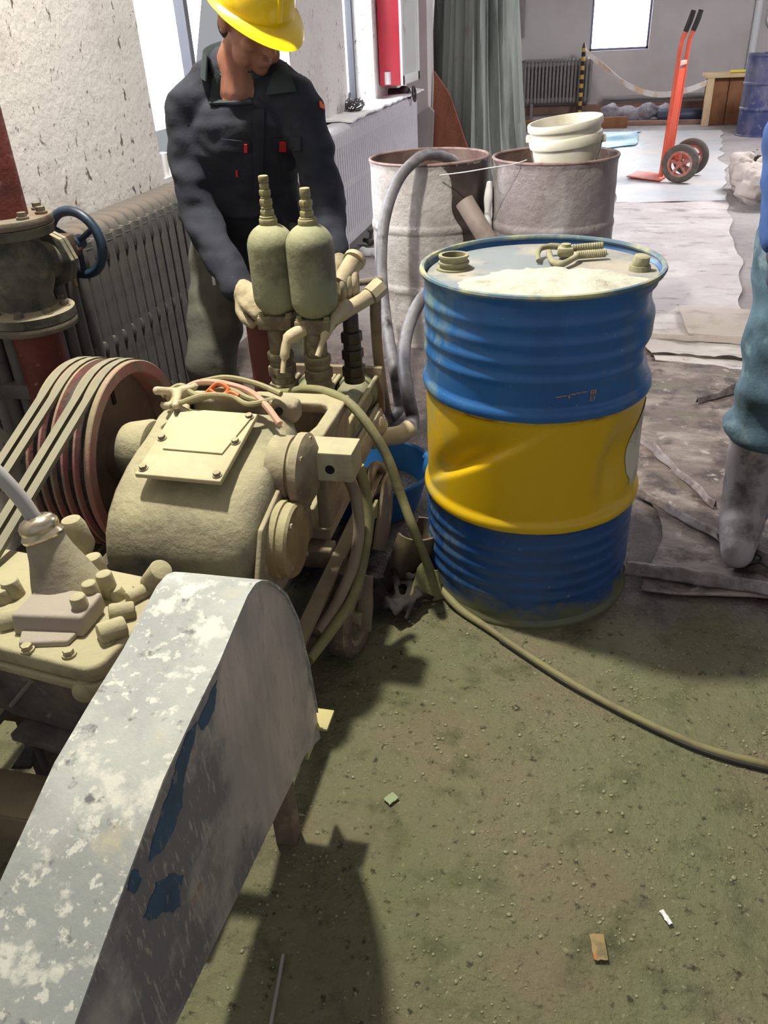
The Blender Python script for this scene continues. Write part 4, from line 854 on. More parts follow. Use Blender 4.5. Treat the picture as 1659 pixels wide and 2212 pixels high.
stack((-.60, 2.14, .30), [('c', .03, .028), ('h', .04, .032), ('c', .05, .024)], M_blackfit, t, 'check_valve', 'oily black fitting')
part('relief_valve', MB().tube([AY(738, 610, 2.12), AY(766, 562, 2.16)], .026, 20).cyl(AY(764, 565, 2.158), AY(768, 558, 2.17), .031, None, 20), M_cream, t)
c0 = V((-.605, 2.14, .775)); mb = MB()
for k in range(3): mb.torus(c0 + V((.014 * (k - 1), .006 * k, 0)), (1, .2, 0), .036, .010, 24, 10)
part('coil', mb, M_cream, t)
part('suction_pipe', MB().tube(spl([(-.585, 2.16, .335), (-.56, 2.20, .32), AY(800, 945, 2.25), AY(860, 940, 2.32), AY(885, 925, 2.36)], 6), .030, 20).tube([AY(800, 945, 2.25), AY(812, 944, 2.26)], .040, 8), M_cream, t)
# posts and skid
part('mounting_post', MB().box((-.915, 2.24, .36), (.085, .06, .66), .004), M_redpost, t, 'red-brown steel post')
sk = MB()
for x in (-.545, -.93):
    s_ = 1 if x > -.7 else -1
    part('skid_rail', MB().prism([(x, 1.05, .165), (x + .035 * s_, 1.05, .165), (x + .035 * s_, 1.05, .175), (x + .008 * s_, 1.05, .178), (x + .008 * s_, 1.05, .232), (x + .035 * s_, 1.05, .235), (x + .035 * s_, 1.05, .245), (x, 1.05, .245)], (0, 1.06, 0)), M_frame2, t)
part('cross_member', MB().box((-.738, 1.25, .215), (.38, .06, .05), .004), M_frame2, t)
part('cross_member', MB().box((-.738, 1.62, .23), (.38, .06, .05), .004), M_frame2, t)
part('cross_member', MB().box((-.738, 2.05, .215), (.38, .06, .05), .004), M_frame2, t)
part('chest_support', MB().box((-.69, 2.06, .27), (.2, .05, .09)), M_frame2, t)
part('lifting_lug', MB().tube(spl([(-.535, 1.93, .24), (-.53, 1.95, .275), (-.525, 1.99, .29), (-.52, 2.03, .27), (-.515, 2.05, .235)], 5), .014, 12), M_frame2, t)
part('side_plate', MB().prism([(-.505, 1.98, .25), (-.505, 2.10, .24), (-.505, 2.06, .10), (-.505, 1.95, .02), (-.505, 1.83, .11), (-.505, 1.90, .17)], (.012, 0, 0), .003), M_frame2, t)
part('gusset', MB().prism([(-.505, 1.66, .235), (-.505, 1.90, .235), (-.505, 1.875, .19), (-.505, 1.85, .20), (-.505, 1.80, .15), (-.505, 1.77, .165), (-.505, 1.72, .125), (-.505, 1.69, .14)], (.010, 0, 0), .002), M_hoseol, t)
# castors
for (x, y) in ((-.492, 1.535), (-.93, 1.40), (-.93, 1.66)):
    w_ = small_wheel((x, y, .102), (1, -.12, 0), .102, .062, t, M_frame2, M_castpink, 0); 
    part('castor_fork', MB().beam((x + .038, y - .01, .07), (x + .036, y + .05, .20), .012, .036, up=(1, 0, 0), bev=.003).beam((x - .038, y - .01, .07), (x - .036, y + .05, .20), .012, .036, up=(1, 0, 0), bev=.003), M_frame2, t)
# pulley and belts
PC = V((-1.02, 1.61, .49)); PR = .232
pu = MB()
pu.lathe([(0, PR - .002), (.002, PR), (.010, PR)] + [z for k in range(5) for z in ((.014 + k * .029, PR), (.018 + k * .029, PR - .014), (.033 + k * .029, PR - .014), (.037 + k * .029, PR))] + [(.160, PR), (.162, PR - .03), (.10, PR - .032), (.004, PR - .030), (0, PR - .027), (0, PR - .002)], PC, (-1, 0, 0), 96, cap0=False, cap1=False)
pl = part('pulley', pu, M_redpul, t, 'worn red V-belt pulley')
part('pulley_web', MB().lathe([(.06, PR - .031), (.058, .07), (.03, .06), (.0, .055), (-.02, .052), (-.02, .02)], PC, (-1, 0, 0), 64, cap0=False), M_pulweb, pl)
part('web_slot', MB().box(PC + V((-.056, .02, .15)), (.004, .012, .05)), M_black, pl)
mb = MB()
for k in range(5): mb.lathe([(.0175 + k * .029, PR - .0125), (.0335 + k * .029, PR - .0125)], PC, (-1, 0, 0), 72, cap0=False, cap1=False)
part('groove_lining', mb, M_pulgroove, pl)
part('pulley_shaft', MB().cyl((-.995, 1.61, .49), (-.90, 1.61, .49), .03), M_castpink, pl)
def belt(xo, seed, sag=0.0, lift=0.0):
    C2 = V((0, .74, .325)); r2 = .085; C1 = V((0, PC.y, PC.z)); r1 = PR - .004
    d = (C2 - C1); D = d.length; th = math.atan2(d.z, d.y); al = math.acos((r1 - r2) / D)
    pts = []
    for k in range(25): a = th + al + (2 * PI - 2 * al) * k / 24; pts.append(V((0, C1.y + r1 * math.cos(a), C1.z + r1 * math.sin(a))))
    for k in range(13): a = th - al + (2 * al) * k / 12; pts.append(V((0, C2.y + r2 * math.cos(a), C2.z + r2 * math.sin(a))))
    full = []
    for i in range(len(pts)):
        a, b = pts[i], pts[(i + 1) % len(pts)]; n = max(1, int((b - a).length / .04))
        for k in range(n): full.append(a.lerp(b, k / n))
    rings = []
    N = len(full)
    for i in range(N):
        tg = (full[(i + 1) % N] - full[i - 1]).normalized(); nn = V((0, -tg.z, tg.y)); p = full[i]; cen = (C1 + C2) / 2
        if nn.dot(p - cen) < 0: nn = -nn
        x = xo - .020 * (1 - max(0, min(1, (p.y - .74) / .8))) * 0
        rings.append([V((x - .0095, p.y, p.z)) + nn * .008, V((x + .0095, p.y, p.z)) + nn * .008, V((x + .006, p.y, p.z)) - nn * .006, V((x - .006, p.y, p.z)) - nn * .006])
    rings.append(rings[0]); return MB().loft(rings, cap=False)
for k in range(5):
    if k == 2: continue
    part('drive_belt', belt(PC.x - .0255 - k * .029, k), M_belt, pump)
part('motor_pulley', MB().cyl((-1.03, .74, .325), (-1.18, .74, .325), .078, None, 40, .004).cyl((-1.18, .74, .325), (-1.24, .74, .325), .03), M_redpul, pump)
part('motor', MB().cyl((-1.24, .74, .325), (-1.58, .74, .325), .13, None, 40, .015).box((-1.41, .74, .12), (.26, .24, .23), .01), M_gbdark, pump)
# hose strands hanging along the skid
part('drain_hose', MB().tube(spl([(-.505, 1.60, .50), (-.478, 1.61, .43), (-.470, 1.60, .33), (-.478, 1.55, .25), (-.50, 1.45, .20), (-.52, 1.36, .19)], 7), .0145, 12), M_hosetan, pump)
part('drain_hose', MB().tube(spl([(-.475, 1.66, .47), (-.458, 1.65, .38), (-.455, 1.60, .28), (-.465, 1.50, .205), (-.49, 1.38, .185), (-.515, 1.28, .18)], 7), .0125, 12), M_hoseol, pump)

# ------------------------------------------------------------------ wires lying on the crankcase
def on_cc(px, py, y): return AY(px, py, y)
t = thing('wire_bundle', 'dusty bundle of bared wires lying across the pump crankcase', 'wires', (-.78, 1.58, .66))
zz = .668
def cabl(pts, r, mt, nm, lab=None): part(nm, MB().tube(spl(pts, 6), r, 8), mt, t, lab)
cabl([(-.91, 1.57, zz), (-.87, 1.59, zz + .02), (-.82, 1.57, zz + .006), (-.76, 1.60, zz + .012), (-.70, 1.58, zz), (-.64, 1.57, zz - .004)], .007, M_brass, 'wire')
cabl([(-.88, 1.60, zz), (-.84, 1.62, zz + .016), (-.78, 1.61, zz + .022), (-.71, 1.60, zz + .010), (-.655, 1.56, zz - .004), (-.61, 1.52, zz - .03)], .008, M_pinkw, 'wire', 'faded pink wire')
cabl([(-.90, 1.55, zz - .02), (-.85, 1.54, zz), (-.80, 1.56, zz + .012), (-.74, 1.57, zz + .008), (-.69, 1.55, zz), (-.64, 1.58, zz + .002)], .006, M_brass, 'wire')
cabl([(-.83, 1.62, zz + .02), (-.77, 1.63, zz + .028), (-.70, 1.63, zz + .016), (-.63, 1.60, zz + .006)], .007, M_brass, 'wire')
cabl([(-.80, 1.575, zz + .012), (-.775, 1.59, zz + .03), (-.75, 1.585, zz + .018), (-.765, 1.57, zz + .008), (-.79, 1.572, zz + .02)], .005, M_orangew, 'wire', 'bright orange wire')
cabl([(-.755, 1.57, zz + .004), (-.74, 1.575, zz + .016), (-.72, 1.57, zz + .010)], .005, M_orangew, 'wire', 'bright orange wire')
mb = MB(); rr = random.Random(5)
for k in range(9): p = V((-.865 + rr.uniform(-.03, .035), 1.565 + rr.uniform(-.025, .03), zz + rr.uniform(-.02, .018))); q = V((rr.uniform(-1, 1), rr.uniform(-.6, .6), rr.uniform(-.3, .5))).normalized() * .026; mb.capsule(p - q, .011, p + q, .009, 10)
part('knot', fuse(mb, .005, 3), M_cream, t)
# ------------------------------------------------------------------ belt guard in the foreground
GX0, GX1 = -.409, -.537
poly = [(.10, .50), (.25, .562), (.319, .588), (.43, .630), (.535, .667), (.62, .680), (.707, .690), (.775, .706), (.815, .714), (.845, .712), (.866, .702), (.892, .683), (.917, .657), (.951, .615), (.985, .54), (1.009, .416), (1.022, .292), (1.027, .22), (1.0, .235), (.946, .264), (.691, .303), (.441, .343), (.10, .395)]
t = thing('belt_guard', 'paint-splashed grey sheet-metal belt guard nearest the camera', 'guard', (-.47, .6, 0))
tp = poly[:17]; rings = []
for (y, z) in tp: rings.append([V((GX1 - .004, y, z)), V((GX0 + .004, y, z)), V((GX0 + .004, y, z + .0)) + V((0, .0015, .004)), V((GX1 - .004, y, z)) + V((0, .0015, .004))])
part('top_sheet', MB().loft(rings), M_galv, t, ang=30)
part('side_sheet', MB().prism([(GX0, y, z) for (y, z) in poly], (-.004, 0, 0)), M_galvside, t, 'scuffed side with blue paint patches', smooth=False)
part('side_sheet', MB().prism([(GX1, y, z) for (y, z) in poly], (.004, 0, 0)), M_galvside, t, smooth=False)
part('bottom_sheet', MB().loft([[V((GX1, y, z)), V((GX0 - .004, y, z)), V((GX0 - .004, y, z + .004)), V((GX1, y, z + .004))] for (y, z) in poly[17:]]), M_galvside, t)
part('bracket', MB().box((-.412, 1.035, .262), (.05, .05, .006), .001).box((-.435, 1.035, .22), (.006, .05, .09)), mat('yellowish_bracket', (178, 170, 116), rough=.7), t, 'yellowish angle bracket')
for (y, h) in ((.96, .26), (.42, .345)): part('support_leg', MB().box((-.475, y, h / 2), (.04, .04, h), .003), M_frame2, t)
part('pulley_inside', MB().cyl((-.44, .80, .47), (-.51, .80, .47), .16, None, 48), M_gbdark, t)

M_oldblue = mat('old_blue_paint', (34, 76, 112), [((28, 60, 88), 12, .5, .66), ((120, 116, 112), 30, .60, .66, (1, 3, 1))], rough=.5)
for lst in ([(402, 1585), (424, 1562), (415, 1620), (398, 1680), (392, 1740), (372, 1800), (345, 1842), (318, 1862), (332, 1810), (350, 1750), (372, 1690), (385, 1635)], [(338, 1905), (372, 1890), (398, 1892), (386, 1930), (388, 1962), (352, 1972), (330, 1990), (308, 1990), (322, 1950)], [(282, 1880), (302, 1878), (304, 1905), (292, 1925), (276, 1922)], [(455, 1492), (470, 1470), (462, 1530), (440, 1580), (430, 1560)]):
    ps = [AX(x, y, GX0 + .0002) for x, y in lst]; out = []
    for i in range(len(ps)):
        for k in range(5): q = ps[i].lerp(ps[(i + 1) % len(ps)], k / 5); out.append(q + V((0, noise.noise(q * 90) * .006, noise.noise(q * 90 + V((3, 3, 3))) * .006)))
    part('paint_patch', MB().prism(out, (.0006, 0, 0)), M_oldblue, t, 'patch of old blue paint', smooth=False)

# ------------------------------------------------------------------ gearbox with shift lever
GA = math.radians(-8); GO = V((-.892, .982, 0))
def G(x, y, z): return GO + V((x * math.cos(GA) - y * math.sin(GA), x * math.sin(GA) + y * math.cos(GA), z))
GR = Matrix.Rotation(GA, 3, 'Z')
t = thing('gearbox', 'dust-covered gearbox with a shift lever beside the belt guard', 'gearbox', tuple(GO)); gb = t
M_gbtop = mat('dust_covered_gearbox_lid', (168, 158, 128), [((138, 126, 104), 8, .5, .66), ((118, 98, 92), 5, .62, .72)], rough=.85, bump=(40, .3), dust=((172, 165, 133), .42))
M_gbgrey = mat('grey_shift_tower', (136, 128, 118), [((112, 100, 92), 6, .48, .64), ((104, 116, 126), 5, .60, .70)], rough=.75, bump=(34, .3), dust=((170, 163, 135), .30))
M_pinkgrey = mat('pinkish_worn_casting', (158, 148, 136), [((148, 126, 120), 5, .55, .7), ((178, 168, 146), 9, .55, .7)], rough=.75, bump=(40, .2))
part('housing', MB().prism([G(-.22, -.105, .38), G(-.03, -.105, .325), G(.18, -.105, .325), G(.19, -.115, .49), G(-.23, -.115, .49)], GR @ V((0, .225, 0)), .012), M_gbdark, t)
rc = []
for (cx_, cy_, a0) in ((.185, .095, 0), (-.185, .095, 90), (-.185, -.095, 180), (.185, -.095, 270)):
    for k in range(7): a = math.radians(a0 + 15 * k); rc.append((cx_ + .03 * math.cos(a), cy_ + .03 * math.sin(a)))
part('lid', MB().prism([G(x, y, .489) for x, y in rc], (0, 0, .033), .008), M_gbtop, t)
part('lid_gasket', MB().prism([G(x * 1.025, y * 1.03, .470) for x, y in rc], (0, 0, .018), .005), M_gbtop, t)
part('lower_flange', MB().box(G(.085, -.02, .316), (.20, .24, .018), .004, GR), M_gbdark, t)
M_rib = mat('worn_casting_rib', (122, 114, 108), rough=.7)
for (a, b) in (((72, 1466), (24, 1524)), ((150, 1500), (106, 1546))): part('casting_rib', MB().tube([AY(*a, .866), AY(*b, .872)], .0045, 8), M_rib, t)
mb = MB()
for (px, py, wv) in ((86, 1482, 10), (106, 1480, 12), (90, 1492, 9), (112, 1496, 11), (100, 1508, 12), (120, 1510, 9)): mb.tube(spl([AY(px - wv * .6, py, .867), AY(px - wv * .2, py - 5, .867), AY(px + wv * .4, py - 3, .867), AY(px + wv * .6, py + 3, .867)], 4), .0018, 6)
part('cast_mark', mb, M_rib, t, 'worn raised casting mark')
ra, rb = AZ(30, 1372, .522), AZ(182, 1378, .522)
part('ramp_block', MB().prism([ra, rb, rb + V((.0, .07, 0)), ra + V((0, .08, 0))], (-.002, .010, .036), .005).prism([ra + V((.03, -.03, 0)), rb + V((-.015, -.025, 0)), rb + V((-.01, .01, 0)), ra + V((.01, .01, 0))], (0, .004, .010), .003), M_pinkgrey, t, 'bare pinkish-grey casting block')
# shift tower
tb = AZ(150, 1278, .525); tt = AY(95, 1160, tb.y + .015)
ax = (tt - tb).normalized(); Lt = (tt - tb).length
part('shift_tower', MB().lathe([(-.01, .066), (.015, .058), (.04, .052), (Lt * .7, .040), (Lt, .033)], tb, ax, 40, fn=lambda a, h, r: r * (1 + .10 * max(0, math.cos(a * 2 + .6)) * (1 - h / Lt))).prism([tb + V((-.035, -.058, 0)), tb + V((-.02, -.060, 0)), tt + V((-.005, -.03, -.03)), tt + V((-.015, -.03, -.03))], (0, .06, 0), .004), M_gbgrey, t)
ch = part('collar', MB().lathe([(-.006, .028), (0, .036), (.005, .038), (.010, .0355), (.014, .033), (.019, .0345), (.027, .0345), (.036, .028), (.039, .022), (.041, .017), (.03, .014)], tt, ax, 48), M_chrome, t, 'tarnished chrome collar')
lv = [tt + ax * .02, tt + ax * .03 + V((-.018, -.0, .045)), tt + ax * .03 + V((-.05, -.005, .105)), tt + ax * .03 + V((-.10, -.01, .165)), tt + ax * .03 + V((-.17, -.015, .225))]
part('shift_lever', MB().tube(spl(lv, 6), [.0135] * 20 + [.012] * 5, 14), M_lever, t, 'pale grey shift lever')
part('lever_knob', MB().ball(lv[-1], .026), M_dark, t)
# bosses, studs, bolts on the lid: measured on the lid plane
def up(px, py, z, h, r, mt=M_gbtop, nm='boss', r2=None, tip=.004):
    b = AZ(px, py, z); part(nm, MB().cyl(b, b + V((-.004, 0, h)), r, r2 or r * .88, 22, tip), mt, gb)
up(190, 1352, .515, .064, .0155); up(212, 1318, .515, .060, .0150); up(242, 1293, .515, .056, .0165)
up(258, 1296, .515, .026, .017, M_gbtop, 'boss', .013); up(36, 1292, .515, .040, .018); up(125, 1212, .515, .10, .022, M_gbgrey)
up(212, 1240, .515, .04, .020); up(178, 1196, .515, .085, .030, M_gbtop, 'boss', .024, .02); up(12, 1300, .515, .03, .022)
def lay(a, b, r, mt=M_gbtop, nm='plug_boss', r2=None): part(nm, MB().cyl(a, b, r, r2 or r, 24, .005), mt, gb)
lay(AZ(212, 1372, .535), AZ(272, 1352, .532), .019); lay(AZ(235, 1325, .535), AZ(292, 1318, .530), .0165)
lay(AZ(322, 1262, .53), AZ(350, 1230, .575), .0185, M_gbtop, 'plug_boss', .021); lay(AZ(275, 1295, .53), AZ(330, 1268, .528), .014)
lay(AZ(0, 1345, .53), AZ(60, 1330, .53), .020)
for (px, py) in ((232, 1388), (4, 1348), (150, 1415), (60, 1405), (300, 1275)): part('lid_bolt', MB().bolt(AZ(px, py, .522), (0, 0, 1), .009, .012), M_gbtop, gb)
part('corner_boss', MB().capsule(AZ(190, 1478, .475), .020, AZ(225, 1415, .50), .022).ball(AZ(182, 1492, .47), (.020, .018, .02)), M_gbtop, gb)
part('input_shaft', MB().cyl(G(.18, 0, .42), G(.40, .045, .42), .022), M_gbdark, gb)
# legs and skid below
part('skid_rail', MB().box((-.93, .818, .193), (.72, .095, .014), .003).box((-.93, .775, .160), (.72, .010, .07), .002).prism([(-1.0, .768, .19), (-.86, .768, .196), (-.86, .768, .150)], (0, .006, 0)), M_frame2, gb)
part('skid_rail', MB().box((-1.0, 1.03, .19), (.6, .05, .05), .004), M_frame2, gb)
for x in (-1.22, -.62): part('leg', MB().box((x, .815, .093), (.05, .05, .186), .004), M_gbdark, gb)
part('support_plate', MB().prism([AY(22, 1662, .88), AY(66, 1662, .88), AY(74, 1604, .88), AY(62, 1600, .88)], (0, .05, 0), .002), M_gbdark, gb)
part('support_plate', MB().box(G(.085, -.02, .255), (.03, .16, .115)), M_gbdark, gb)
for x in (-1.05, -.74): part('leg', MB().box((x, 1.03, .085), (.05, .05, .17), .004), M_gbdark, gb)
part('strut', MB().beam(AY(76, 1606, .86), AY(98, 1660, .84), .014, .012, bev=.002), M_dark, gb)
part('strut', MB().beam((-1.02, 1.02, .30), (-1.02, 1.02, .20), .05, .05), M_gbdark, gb)

# ------------------------------------------------------------------ hoses
P = [(-.80, 1.97, .512), AY(625, 848, 1.95), AY(660, 841, 1.92), AY(705, 847, 1.88), AY(755, 872, 1.83), AY(800, 925, 1.79), AY(838, 990, 1.77), AY(868, 1075, 1.75), AY(900, 1160, 1.725), AZ(935, 1240, .05), AZ(985, 1308, .016), AZ(1050, 1354, .013), AZ(1120, 1402, .013), AZ(1210, 1460, .013), AZ(1310, 1518, .013), AZ(1420, 1572, .013), AZ(1530, 1618, .013), AZ(1659, 1652, .013), AZ(1850, 1690, .013), AZ(2100, 1720, .013), AZ(2700, 1760, .013), AZ(3800, 1700, .013)]
pts = spl(P, 8); mb = MB().tube(pts, [.0125 if i < 72 else max(.0085, .0125 - .0002 * (i - 72)) for i in range(len(pts))], 12)
solo('slurry_hose', mb, M_hoseol, 'thin olive hose arching over the pump and trailing across the floor', 'hose', (-.2, 1.6, .0))
solo('floor_cable', MB().tube(spl([AZ(1080, 1382, .008), AZ(1210, 1468, .008), AZ(1310, 1524, .008), AZ(1420, 1580, .008), AZ(1530, 1627, .008), AZ(1659, 1662, .008), AZ(1850, 1702, .008), AZ(2100, 1735, .008), AZ(2700, 1778, .008), AZ(3800, 1718, .008)], 8), .006, 8), M_dark, 'thin dark cable lying along the olive hose on the floor', 'cable', (.2, 1.45, 0))
t = thing('return_hose', 'hose running tan from the pump valve down, then grey up over the crusted barrel rim', 'hose', (-.6, 2.9, 0))
P0 = [(-.545, 2.135, .748), AY(800, 630, 2.16), AY(809, 634, 2.17), AY(811, 650, 2.18), AY(812, 700, 2.22), AY(817, 770, 2.3), AY(827, 840, 2.42), AZ(838, 892, .04), AZ(846, 905, .03)]
part('tan_section', MB().tube(spl(P0, 8), .0165, 14), M_hosetan, t, 'tan section of hose')
P = [AZ(846, 905, .03), AZ(856, 895, .035), AZ(862, 875, .05), AY(852, 800, 2.95), AY(838, 720, 3.1), AY(828, 640, 3.25), AY(824, 560, 3.4), AY(832, 470, 3.52), AY(860, 390, 3.64), AY(900, 345, 3.74), AY(930, 334, 3.84), AY(965, 340, 3.93), AY(985, 352, 3.98)]
pts = spl(P, 8); rad = [.0175 + .0065 * min(1, i / 24) for i in range(len(pts))]
part('grey_section', MB().tube(pts, rad, 14), M_hosegrey, t, 'grey section of hose')
P = [AY(885, 925, 2.36), AZ(892, 905, .14), AY(880, 850, 2.62), AY(872, 780, 2.78), AY(880, 715, 2.92), AY(902, 660, 3.02), AY(928, 628, 3.1), AY(960, 610, 3.16), (-.38, 3.3, .30), (-.30, 3.4, .10), (-.2, 3.35, .03), (.0, 3.1, .03)]
solo('suction_hose', MB().tube(spl(P, 8), .0245, 14), M_hosegrey, 'pale grey suction hose curving behind the blue and yellow drum', 'hose', (-.5, 2.8, 0))

# ------------------------------------------------------------------ basin and scraps beside the pump
bc = V((-.60, 2.26, 0)); 
t = thing('plastic_basin', 'blue plastic basin with dark sludge under the pump end', 'basin', tuple(bc))
part('basin_wall', MB().lathe([(0, .135), (.006, .145), (.13, .182), (.136, .198), (.142, .201), (.148, .198), (.145, .186), (.13, .177), (.012, .138), (.008, .10)], bc, (0, 0, 1), 64), M_bluebasin, t)
part('sludge', MB().lathe([(.035, .12), (.06, .152), (.062, .05), (.066, .0)], bc, (0, 0, 1), 40, fn=lambda a, h, r: r), M_sludge, t)
bc2 = V((-.83, 1.95, 0))
t = thing('plastic_basin', 'second blue basin holding wet net beneath the crankcase', 'basin', tuple(bc2))
part('basin_wall', MB().lathe([(0, .115), (.006, .12), (.11, .150), (.116, .165), (.122, .165), (.12, .15), (.10, .144), (.012, .112), (.008, .10)], bc2, (0, 0, 1), 56), M_bluebasin, t)
rr = random.Random(8); mb = MB().ball(bc2 + V((0, 0, .07)), (.12, .12, .035))
for k in range(30): a = rr.random() * 6.28; b = a + rr.uniform(1.5, 3); mb.tube(spl([bc2 + V((.10 * math.cos(a), .10 * math.sin(a), .09)), bc2 + V((.03 * math.cos(b), .03 * math.sin(b), .125 + rr.random() * .03)), bc2 + V((.10 * math.cos(b), .10 * math.sin(b), .09))], 5), .004, 5)
part('wet_net', mb, M_sludge, t)
def shell(grid, thick=.004):
    nu, nv = len(grid[0]), len(grid); vs = []; fs = []; n = nu * nv
    for lay in (0, 1):
        for j in range(nv):
            for i in range(nu):
                a = grid[j][min(i + 1, nu - 1)] - grid[j][max(i - 1, 0)]; b = grid[min(j + 1, nv - 1)][i] - grid[max(j - 1, 0)][i]; nn = a.cross(b).normalized() if a.cross(b).length > 1e-9 else V((0, 0, 1))
                vs.append(grid[j][i] + nn * (thick * .5 * (1 if lay else -1)))
    for j in range(nv - 1):
        for i in range(nu - 1): q = [j * nu + i, j * nu + i + 1, (j + 1) * nu + i + 1, (j + 1) * nu + i]; fs += [q[::-1], [k + n for k in q]]
    ring = [i for i in range(nu)] + [j * nu + nu - 1 for j in range(1, nv)] + [(nv - 1) * nu + i for i in range(nu - 2, -1, -1)] + [j * nu for j in range(nv - 2, 0, -1)]
    for k in range(len(ring)): a_, b_ = ring[k], ring[(k + 1) % len(ring)]; fs.append([a_, b_, b_ + n, a_ + n])
    return MB().add(vs, fs)
M_rag = mat('oily_black_rag', (34, 30, 30), [((56, 48, 46), 14, .5, .7)], rough=.9)
M_canvas = mat('slurry_stiff_canvas', (116, 114, 74), [((134, 130, 86), 7, .5, .68), ((84, 78, 56), 9, .56, .7)], rough=.85, bump=(40, .3))
M_boot2 = mat('muddy_brown_rubber', (104, 90, 72), [((134, 130, 88), 6, .52, .68), ((74, 62, 52), 7, .5, .66)], rough=.75)
o3 = V((-.405, 1.86, .0))
grid = [[o3 + V((.062 * math.cos(a) - .02 + .05 * v, .06 * math.sin(a) + .02 - .11 * v * 0, .012 + .15 * v)) for a in [(-2.6 + 4.4 * i / 20) for i in range(21)]] for v in [j / 8 for j in range(9)]]
solo('rubber_scrap', shell(grid, .006), M_boot2, 'curled brown rubber scrap standing between pump and drum', 'scrap', tuple(o3), smooth=True)
q0, q1, q2, q3 = AZ(870, 1342, .006), AZ(958, 1292, .006), AZ(945, 1232, .085), AZ(902, 1226, .10)
grid = [[(q0.lerp(q1, i / 14)).lerp(q3.lerp(q2, i / 14), j / 14) + V((0, .022 * math.sin(PI * i / 14), .010 * math.sin(i * .45) + .012 * math.sin(PI * i / 14) * (1 - j / 14))) for i in range(15)] for j in range(15)]
solo('canvas_scrap', shell(grid, .005), M_canvas, 'stiff olive canvas flap propped against the drum foot', 'scrap', tuple(q0))
mb = MB(); rr = random.Random(4)
for k in range(22):
    p = V((-.42 + rr.uniform(-.07, .06), 1.74 + rr.uniform(-.08, .08), .022 + rr.random() * .02)); a = rr.random() * 6.28; q = V((math.cos(a), math.sin(a), rr.uniform(-.1, .4))) * .05
    mb.tube(spl([p - q, p + V((0, 0, .02)), p + q], 4), rr.uniform(.008, .014), 8)
solo('rag_heap', fuse(mb, .006, 2), M_rag, 'black oily rags on the floor beside the castor wheel', 'rags', (-.42, 1.74, 0))
rr = random.Random(6); mb = MB()
M_bead = mat('wet_slurry_grit', (140, 140, 110), rough=.07, spec=.9)  # glossy beads added to make glints on the wet floor
for k in range(5200):
    x, y = rr.uniform(-.5, .95), rr.uniform(.45, 1.74)
    if noise.noise((x * 5, y * 5, 2)) + .6 * noise.noise((x * 13, y * 13, 6)) < rr.uniform(-.35, .5): continue
    if math.hypot(x - DX, y - DY) < .30: continue
    r = rr.uniform(.0010, .0028) if rr.random() < .93 else rr.uniform(.003, .0045)
    mb.ball((x, y, r * .3), (r * rr.uniform(.8, 1.5), r * rr.uniform(.8, 1.5), r * .6), 6, 4)
o = solo('glint_beads', mb, M_bead, 'wet glistening grit added for sparkle over the green slurry floor', 'beads', (.1, 1.1, 0), ang=180); o['kind'] = 'stuff'
mb = MB()
M_chip = mat('orange_stained_card', (150, 128, 84), [((186, 108, 54), 22, .56, .64), ((112, 102, 72), 34, .5, .62)], rough=.7)
def scrap(px0, py0, px1, py1, wpx, mt, nm, lab, cat, h=.004):
    a, b = AZ(px0, py0, .002), AZ(px1, py1, .002); d = (b - a).normalized(); n = V((-d.y, d.x, 0)) * wpx
    grid = [[a.lerp(b, j / 5) + n * (i / 4 - .5) + V((0, 0, .003 + h * abs(math.sin(i * 1.3 + j)))) for i in range(5)] for j in range(6)]
    solo(nm, shell(grid, .002), mt, lab, cat, tuple(a))
scrap(1288, 2022, 1298, 2078, .024, M_chip, 'card_scrap', 'small orange-stained scrap of card on the wet foreground floor', 'scrap')
scrap(1428, 1970, 1448, 2000, .008, M_whitepaint, 'film_scrap', 'tiny curled white film scrap on the foreground floor', 'scrap')
scrap(835, 1735, 855, 1720, .02, mat('pale_green_flake', (132, 148, 108), rough=.6), 'paint_flake', 'pale green paint flake lying near the guard shadow', 'flake', .002)
solo('thin_rod', MB().tube([AZ(612, 2062, .006), AZ(598, 2140, .006), AZ(585, 2212, .006), AZ(570, 2300, .006)], .003, 8), M_greyboard, 'thin pale rod lying on the floor below the guard', 'rod', tuple(AZ(598, 2140, 0)))
solo('hose_offcut', MB().tube(spl([AY(745, 612, 2.75), AY(780, 610, 2.8), AY(825, 604, 2.85)], 4), .012, 10), M_hosetan, 'short tan hose offcut behind the pump bottles', 'hose', tuple(AY(780, 610, 2.8)))
# ------------------------------------------------------------------ people
from mathutils.bvhtree import BVHTree
M_skin = mat('weathered_skin', (156, 108, 88), [((136, 86, 70), 9, .5, .7)], rough=.55)
M_skin.node_tree.nodes['Principled BSDF'].inputs['Subsurface Weight'].default_value = .08
M_navy = mat('dark_navy_workcloth', (38, 41, 54), [((30, 34, 42), 5, .45, .65), ((50, 54, 68), 14, .58, .74)], rough=.9, bump=(90, .15))
M_collar = mat('dark_teal_collar', (42, 54, 58), [((52, 62, 66), 10, .5, .7)], rough=.9)
M_trouser = mat('grey_olive_trousers', (96, 96, 86), [((78, 78, 72), 7, .46, .66), ((122, 124, 98), 9, .58, .74)], rough=.9, bump=(70, .2))
M_glove = mat('dusty_beige_glove', (176, 164, 134), [((152, 140, 114), 12, .5, .66)], rough=.9, bump=(80, .3))
M_hat = mat('yellow_helmet_shell', (240, 204, 16), rough=.3, coat=.3)
M_hair = mat('black_hair', (34, 28, 28), rough=.7)
M_jeans = mat('blue_green_jeans', (82, 108, 126), [((58, 82, 96), 7, .45, .62), ((124, 146, 156), 11, .58, .72), ((70, 94, 88), 4, .56, .7)], rough=.85, bump=(70, .25))
M_bluejac = mat('bright_blue_jacket', (52, 84, 142), [((42, 66, 116), 6, .48, .68)], rough=.85, bump=(60, .15))
